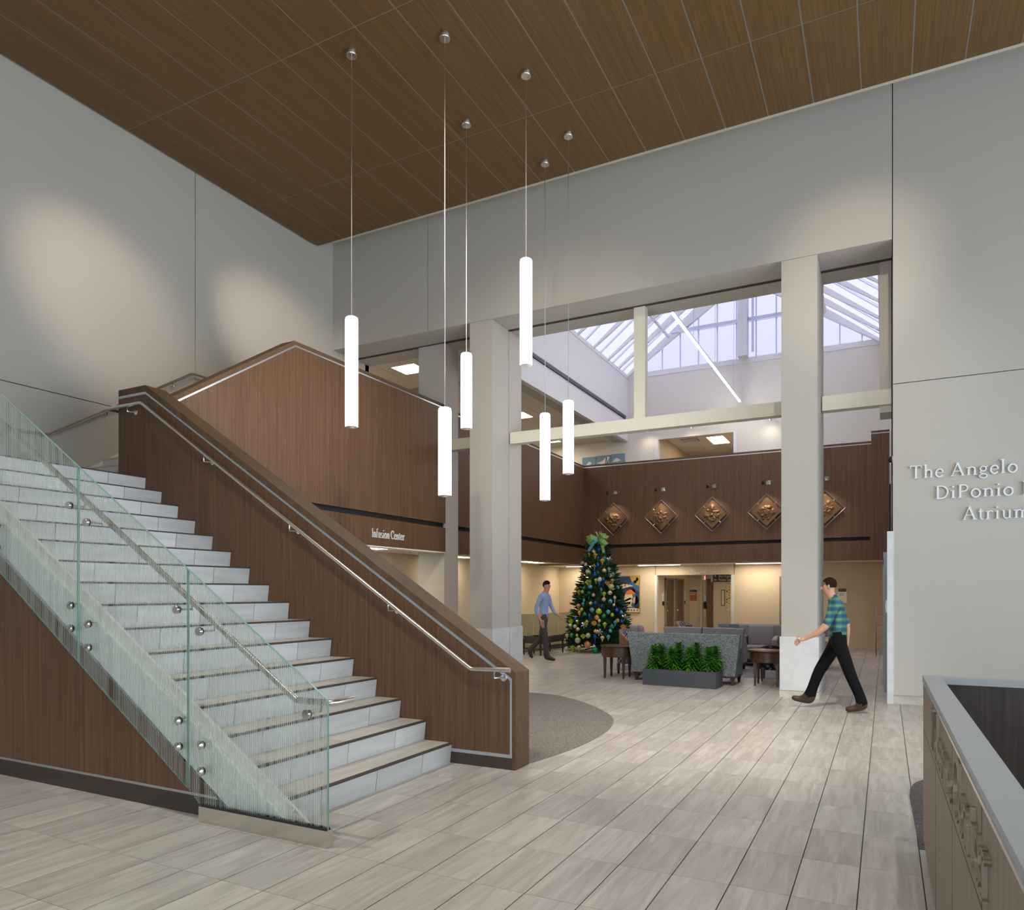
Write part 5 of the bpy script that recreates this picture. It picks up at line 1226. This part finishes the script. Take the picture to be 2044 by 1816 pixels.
for kind_, col_, sz, x, y, z in ORN:
    tier = 'near the top' if z > 2.3 else 'upper middle' if z > 1.6 else 'lower middle' if z > .9 else 'near the foot'
    side = 'left side' if x < -7.1 else 'right side' if x > -6.45 else 'front'
    big = 'large ' if sz >= .075 else 'small ' if sz <= .045 else ''
    lb = '%s%s %s, %s, %s of the tree' % (big, col_.replace('_', ' '), DESC[kind_], tier, side)
    LBS.setdefault(lb, []).append(z); n_ = sorted([o[5] for o in ORN if okey(o) == okey((kind_, col_, sz, x, y, z))], reverse=True)
    if len(n_) > 1: lb += ', '+(['upper one', 'lower one'] if len(n_) == 2 else ['upper one', 'middle one', 'lower one'] if len(n_) == 3 else ['topmost', 'second', 'third', 'lowest', 'last'])[n_.index(z)]
    z = max(z, sz+.01)
    t = thing('ornament_'+('ball' if kind_ == 'ball' else 'drop' if kind_ == 'drop' else 'finial' if kind_ == 'finial' else 'fan' if kind_ == 'shell' else 'leaf'), lb, 'ornament', (x, y, z), 'ornaments on the Christmas tree', world=False)
    M_ = OM[col_]; k = sz
    if kind_ == 'ball': MB().ball((0, 0, 0), k, 14, 8).build('ball', M_, t, True); top_ = k
    elif kind_ == 'drop': MB().lathe([(.004, -1.5*k), (.35*k, -.6*k), (.8*k, .1*k), (.95*k, .45*k), (.5*k, .85*k), (.06*k, 1.0*k)], seg=8).build('drop', M_, t); top_ = k
    elif kind_ == 'finial': MB().lathe([(.004, -1.6*k), (.10*k, -1.1*k), (.14*k, -.2*k), (.40*k, .1*k), (.46*k, .4*k), (.34*k, .7*k), (.05*k, .85*k)], seg=10).build('finial', M_, t, True); top_ = .85*k
    elif kind_ == 'shell':
        s_ = MB(); vs = [(0, 0, -1.1*k)]; fs = []
        for i in range(13):
            a = R(-58+116*i/12); vs += [(1.25*k*sin(a)*.95, -.12*k-(.10*k if i % 2 else -.08*k), -1.1*k+1.75*k*cos(a)), (1.25*k*sin(a)*.95, .16*k-(.10*k if i % 2 else -.08*k), -1.1*k+1.75*k*cos(a))]
        for i in range(12): fs += [(0, 1+2*i, 3+2*i), (0, 4+2*i, 2+2*i), (1+2*i, 2+2*i, 4+2*i, 3+2*i)]
        s_.add(vs, fs).build('fan', M_, t); t.rotation_euler = (0, 0, R(20)); top_ = .6*k
    else:
        s_ = MB()
        for i in range(6):
            a = i*pi/3+.3; c_, q_ = cos(a), sin(a); s_.add([(0, -.004, 0), (c_*k-.25*k*q_, -.02, q_*k*.9+.25*k*c_), (c_*k*1.25, 0, q_*k*1.25), (c_*k+.25*k*q_, .02, q_*k*.9-.25*k*c_), (c_*.5*k, .02, q_*.5*k)], [(0, 1, 2), (0, 2, 3), (0, 4, 1), (0, 3, 4), (4, 2, 1), (4, 3, 2)])
        s_.build('leaflet', M_, t); top_ = .3*k
    MB().lathe([(.10*k+.004, top_-.004), (.10*k+.004, top_+.012), (.003, top_+.014)], seg=8).build('cap', OM['gold'], t)
# bow and ribbons at the tree top
bw = thing('tree_bow', 'lime and teal ribbon bow with silver sprays at the tree top', 'bow', (TXc, TYc-.1, 2.95))
GRN = plain('lime_mesh_ribbon', (.22, .42, .10), .6); TEA = plain('teal_ribbon', (.10, .36, .45), .5); SLV = plain('silver_spray', (.62, .56, .52), .35, .5)
def ribbon(pts, wd, mat, nm='ribbon'):
    m_ = MB(); vs = []; pts = [Vector(p) for p in pts]
    for i, p in enumerate(pts):
        d_ = (pts[min(i+1, len(pts)-1)]-pts[max(i-1, 0)]).normalized(); s_ = d_.cross(Vector((.3, -1, .2))).normalized()*wd/2
        for off in (-.002, .002): vs += [p-s_+Vector((0, off, 0)), p+s_+Vector((0, off, 0))]
    fs = []
    for i in range(len(pts)-1):
        a, b = i*4, i*4+4
        fs += [(a, a+1, b+1, b), (a+2, b+2, b+3, a+3), (a, b, b+2, a+2), (a+1, a+3, b+3, b+1)]
    m_.add(vs, fs).build(nm, mat, bw)
c0 = Vector((TXc+.05, TYc-.22, 2.98))
rb = random.Random(2)
for (ex, ez) in ((-.26, .06), (-.20, -.10), (.22, .10), (.30, .04), (.20, -.10), (.28, -.14), (-.27, -.02)):
    e = c0+Vector((ex, -.04-.05*rb.random(), ez)); mid = c0+Vector((ex*.6, -.12, ez*.6+.05))
    ribbon([c0, mid, e, e+Vector((-ex*.25, .02, -.05)), c0+Vector((ex*.3, .02, ez*.3))], .10, GRN, 'loop')
for (ex, ez, l_) in ((-.10, -.05, .20), (-.16, -.24, .1), (-.22, -.32, .1)):
    ribbon([c0+Vector((0, -.06, -.02)), c0+Vector((ex*.5, -.14, ez*.5)), c0+Vector((ex, -.12, ez))], .075, TEA, 'tail')
ribbon([c0+Vector((.12, -.05, -.1)), c0+Vector((.17, -.10, -.22)), c0+Vector((.20, -.08, -.36))], .07, GRN, 'tail')
for k in range(12):
    a = R(20+140*rb.random()) if k < 8 else R(rb.uniform(200, 340)); L = rb.uniform(.16, .30); q = c0+Vector((0, .05, .02))
    MB().tube([q, q+Vector((cos(a)*L*.6, -.05, sin(a)*L*.6)), q+Vector((cos(a)*L, -.08, sin(a)*L*.8))], [.012, .012, .008], 5).build('spray', SLV, bw)
# ================================================================== PEOPLE
def person(label, J, radii, mats, zones, face, hairc, look, group=None):
    """J: joint name -> point; bones by naming; one skinned continuous mesh, material by nearest bone."""
    V = []; Rr = []; Eg = []; ix = {}; zone = []
    def add(nm, p, r, parent, z):
        ix[nm] = len(V); V.append(Vector(p)); Rr.append(r)
        if parent is not None: Eg.append((ix[parent], ix[nm])); zone.append((ix[parent], ix[nm], z))
    for nm, p, r, par, z in J: add(nm, p, r, par, z)
    me = bpy.data.meshes.new('person_skeleton'); me.from_pydata(V, Eg, [])
    ob = bpy.data.objects.new('person_skeleton', me); COL.objects.link(ob)
    ob.modifiers.new('skin', 'SKIN').use_smooth_shade = True
    sd = me.skin_vertices[0].data
    for i, r in enumerate(Rr):
        sd[i].radius = r if isinstance(r, tuple) else (r, r); sd[i].use_root = (i == 0)
    sb = ob.modifiers.new('sub', 'SUBSURF'); sb.levels = 2; sb.render_levels = 2
    dg = bpy.context.evaluated_depsgraph_get()
    body = bpy.data.meshes.new_from_object(ob.evaluated_get(dg))
    bpy.data.objects.remove(ob)
    body.name = 'body'; body.materials.clear()
    for m in mats: body.materials.append(m)
    segs = [(V[a], V[b], z) for a, b, z in zone]
    for p in body.polygons:
        c = p.center; best = 1e9; z_ = 0
        for a, b, z in segs:
            ab = b-a; t = max(0, min(1, (c-a).dot(ab)/max(ab.length_squared, 1e-9))); d = (c-(a+ab*t)).length
            if d < best: best = d; z_ = z; cc = t
        p.material_index = z_; p.use_smooth = True
    base = V[0].copy(); base.z = 0
    t = thing('person', label, 'person', tuple(base), group)
    link('body', body, t)
    h = ix['head']; hc = V[h]; F_ = Vector(look).normalized(); U = Vector((0, 0, 1)); L = U.cross(F_)
    # hair cap: back and top of the skull
    m = MB(); n = 14; k = 9; vs = []
    for i in range(k+1):
        ph = pi*.64*i/k
        for j in range(n):
            a = 2*pi*j/n; f = cos(a)
            ph2 = ph*(1.0-.50*max(0, min(1, (f+.25)/1.0)))
            d = U*cos(ph2)+(F_*cos(a)+L*sin(a))*sin(ph2)
            q = hc+U*.045+Vector((d.x, d.y, d.z))*.001+ (F_*(d.dot(F_))*.098-F_*.006+L*(d.dot(L))*.084+U*(d.dot(U))*.100)
            vs.append(q)
    fs = [(i*n+j, i*n+(j+1) % n, (i+1)*n+(j+1) % n, (i+1)*n+j) for i in range(k) for j in range(n)]
    m.add(vs, fs).build('hair', hairc, t, True)
    sk = mats[0]
    m = MB(); nb = hc+F_*.080+U*.005
    m.add([nb+U*.035, nb-L*.016-U*.012, nb+L*.016-U*.012, nb+F_*.028-U*.008, nb-F_*.03], [(0, 1, 3), (0, 3, 2), (1, 2, 3), (4, 1, 0), (4, 0, 2)]).build('nose', sk, t, True)
    for s in (-1, 1):
        e = hc+F_*.070+U*.030+L*s*.031; MB().ball(tuple(e), .008, 8, 6).build('eye', face[0], t, True)
        e = hc+L*s*.078+U*.018-F_*.008; MB().ball(tuple(e), .03, 8, 6, (.5, .5, 1)).build('ear', sk, t, True)
    e = hc+F_*.072-U*.042; MB().ball(tuple(e), .022, 8, 6, (.8, .8, .22)).build('mouth', face[1], t, True)
    return t
def hand(J, wrist, pre, d, curl, side, z=0):
    """palm and five fingers growing from wrist along d; side = thumb direction"""
    d = Vector(d).normalized(); s = Vector(side).normalized(); w = Vector(wrist); nrm = d.cross(s).normalized()
    J.append((pre+'palm', w+d*.055, (.034, .018), pre+'wrist', z))
    J.append((pre+'knuck', w+d*.09, (.036, .015), pre+'palm', z))
    c = Vector(curl).normalized()
    for k, (o, l) in enumerate(((.030, .070), (.010, .080), (-.010, .075), (-.030, .058))):
        a = w+d*.105+s*o; b = a+(d*.7+c*.3)*l*.5; e = b+(d*.35+c*.65)*l*.5
        J.append((pre+'f%da' % k, a, .0095, pre+'knuck', z)); J.append((pre+'f%db' % k, b, .0085, pre+'f%da' % k, z)); J.append((pre+'f%dc' % k, e, .007, pre+'f%db' % k, z))
    a = w+d*.045+s*.038; J.append((pre+'ta', a, .011, pre+'palm', z)); J.append((pre+'tb', a+(d*.8+s*.45)*.04, .0095, pre+'ta', z)); J.append((pre+'tc', a+(d*.9+s*.3+c*.2)*.07, .008, pre+'tb', z))
SKIN = plain('skin_tone', (.52, .29, .20), .55); SHO = plain('brown_leather_shoe', (.055, .028, .014), .4); DRK = plain('eye_dark', (.02, .015, .012), .3); LIP = plain('lip_tone', (.40, .17, .13), .5)
HB = plain('dark_brown_hair', (.022, .013, .008), .95, spec=.1)
TR1 = plain('charcoal_trousers', (.055, .054, .060), .85); SH1 = plain('pale_blue_shirt', (.30, .40, .66), .8)
TR2 = plain('black_trousers', (.006, .006, .007), .9, spec=.15)
def plaid():
    m, nt, b = new_mat('blue_green_plaid_shirt'); v, _ = coords(nt, (1, 1, 1))
    s = nd(nt, 'ShaderNodeSeparateXYZ', i0=v)
    a = nd(nt, 'ShaderNodeMath', _operation='PINGPONG', i0=s.outputs['Z'], i1=.045); a2 = ramp(nt, nd(nt, 'ShaderNodeMath', _operation='MULTIPLY', i0=a.outputs[0], i1=22.0).outputs[0], [(.25, (.020, .10, .17)), (.5, (.045, .16, .15)), (.8, (.12, .26, .15))])
    q = nd(nt, 'ShaderNodeMath', _operation='PINGPONG', i0=s.outputs['X'], i1=.06); q2 = ramp(nt, nd(nt, 'ShaderNodeMath', _operation='MULTIPLY', i0=q.outputs[0], i1=16.0).outputs[0], [(.3, (.55, .6, .75)), (.6, (1, 1, 1))])
    c = mix(nt, 1.0, a2, q2, 'MULTIPLY'); nt.links.new(c, b.inputs['Base Color']); b.inputs['Roughness'].default_value = .85; return m
SH2 = plaid()
# zones: 0 skin, 1 shirt, 2 trousers, 3 shoes
y = 10.50
J = [('pelvis', (-.55, y, .95), (.135, .105), None, 2), ('waist', (-.555, y, 1.08), (.150, .115), 'pelvis', 1), ('chest', (-.575, y, 1.30), (.185, .130), 'waist', 1), ('shoulders', (-.595, y, 1.445), (.13, .10), 'chest', 1), ('neck', (-.630, y, 1.51), .060, 'shoulders', 1), ('jaw', (-.662, y, 1.555), (.066, .066), 'neck', 0), ('head', (-.675, y, 1.625), (.082, .090), 'jaw', 0), ('crown', (-.672, y, 1.69), (.066, .072), 'head', 0),
 # near (left) hip: trailing leg
 ('hipL', (-.54, y-.10, .90), .098, 'pelvis', 2), ('kneeL', (-.40, y-.11, .48), .078, 'hipL', 2), ('ankL', (-.245, y-.11, .115), .064, 'kneeL', 2), ('heelL', (-.212, y-.11, .055), (.050, .050), 'ankL', 3), ('midL', (-.315, y-.112, .062), (.050, .050), 'ankL', 3), ('ballL', (-.405, y-.115, .048), (.052, .044), 'midL', 3), ('toeL', (-.47, y-.115, .042), (.042, .034), 'ballL', 3),
 # far (right) hip: leading leg
 ('hipR', (-.57, y+.10, .90), .098, 'pelvis', 2), ('kneeR', (-.80, y+.10, .50), .078, 'hipR', 2), ('ankR', (-.925, y+.10, .145), .064, 'kneeR', 2), ('heelR', (-.885, y+.10, .062), (.050, .050), 'ankR', 3), ('midR', (-1.00, y+.102, .105), (.050, .050), 'ankR', 3), ('ballR', (-1.085, y+.105, .112), (.052, .044), 'midR', 3), ('toeR', (-1.15, y+.105, .128), (.042, .034), 'ballR', 3),
 # near (left) arm forward
 ('shL', (-.585, y-.17, 1.41), .070, 'shoulders', 1), ('elL', (-.68, y-.23, 1.14), .054, 'shL', 1), ('faL', (-.80, y-.235, 1.03), .040, 'elL', 0), ('lwrist', (-.93, y-.23, .965), (.030, .022), 'faL', 0),
 ('shR', (-.575, y+.17, 1.41), .070, 'shoulders', 1), ('elR', (-.47, y+.24, 1.14), .054, 'shR', 1), ('faR', (-.46, y+.245, 1.02), .040, 'elR', 0), ('rwrist', (-.465, y+.24, .88), (.030, .022), 'faR', 0)]
hand(J, (-.93, y-.23, .965), 'l', (-1, 0, -.45), (-.2, .1, -1), (-.35, 0, .9))
hand(J, (-.465, y+.24, .88), 'r', (-.1, 0, -1), (-.8, 0, -.5), (-.9, -.1, -.1))
person('person in blue green plaid shirt and black trousers striding left', J, None, [SKIN, SH2, TR2, SHO], None, (DRK, LIP), HB, (-1, 0, -.05))
y = 15.12; s = 1.045; ox = -7.0
def q(x, dy, z): return (ox+x*s, y+dy*s, z*s)
J = [('pelvis', q(0, 0, .95), (.13, .10), None, 2), ('waist', q(.005, 0, 1.08), (.13, .10), 'pelvis', 1), ('chest', q(.015, 0, 1.30), (.16, .112), 'waist', 1), ('shoulders', q(.025, 0, 1.445), (.13, .10), 'chest', 1), ('neck', q(.05, 0, 1.51), .058, 'shoulders', 1), ('jaw', q(.075, 0, 1.555), (.066, .066), 'neck', 0), ('head', q(.085, 0, 1.625), (.082, .090), 'jaw', 0), ('crown', q(.082, 0, 1.69), (.066, .072), 'head', 0),
 ('hipR', q(.02, -.10, .90), .095, 'pelvis', 2), ('kneeR', q(.09, -.10, .50), .074, 'hipR', 2), ('ankR', q(.115, -.10, .11), .062, 'kneeR', 2), ('heelR', q(.085, -.10, .052), (.048, .048), 'ankR', 3), ('midR', q(.19, -.102, .062), (.050, .050), 'ankR', 3), ('ballR', q(.275, -.105, .046), (.050, .042), 'midR', 3), ('toeR', q(.335, -.105, .040), (.040, .032), 'ballR', 3),
 ('hipL', q(-.02, .10, .90), .095, 'pelvis', 2), ('kneeL', q(-.10, .10, .49), .074, 'hipL', 2), ('ankL', q(-.39, .10, .20), .058, 'kneeL', 2), ('heelL', q(-.445, .10, .175), (.046, .046), 'ankL', 3), ('midL', q(-.375, .10, .125), (.048, .048), 'ankL', 3), ('ballL', q(-.345, .10, .062), (.050, .040), 'midL', 3), ('toeL', q(-.305, .10, .036), (.040, .030), 'ballL', 3),
 ('shR', q(.02, -.17, 1.41), .070, 'shoulders', 1), ('elR', q(-.08, -.23, 1.15), .046, 'shR', 1), ('faR', q(-.04, -.235, 1.02), .042, 'elR', 1), ('rwrist', q(.03, -.23, .92), (.030, .022), 'faR', 0),
 ('shL', q(.03, .17, 1.41), .070, 'shoulders', 1), ('elL', q(.10, .23, 1.15), .046, 'shL', 1), ('faL', q(.17, .235, 1.04), .042, 'elL', 1), ('lwrist', q(.27, .23, .98), (.030, .022), 'faL', 0)]
hand(J, q(.03, -.23, .92), 'r', (.25, 0, -1), (.8, .1, -.4), (.9, .1, .2))
hand(J, q(.27, .23, .98), 'l', (.7, 0, -.6), (.3, -.2, -1), (.5, 0, .8))
person('person in pale blue shirt and charcoal trousers walking right past the bench', J, None, [SKIN, SH1, TR1, SHO], None, (DRK, LIP), HB, (1, -.15, 0))
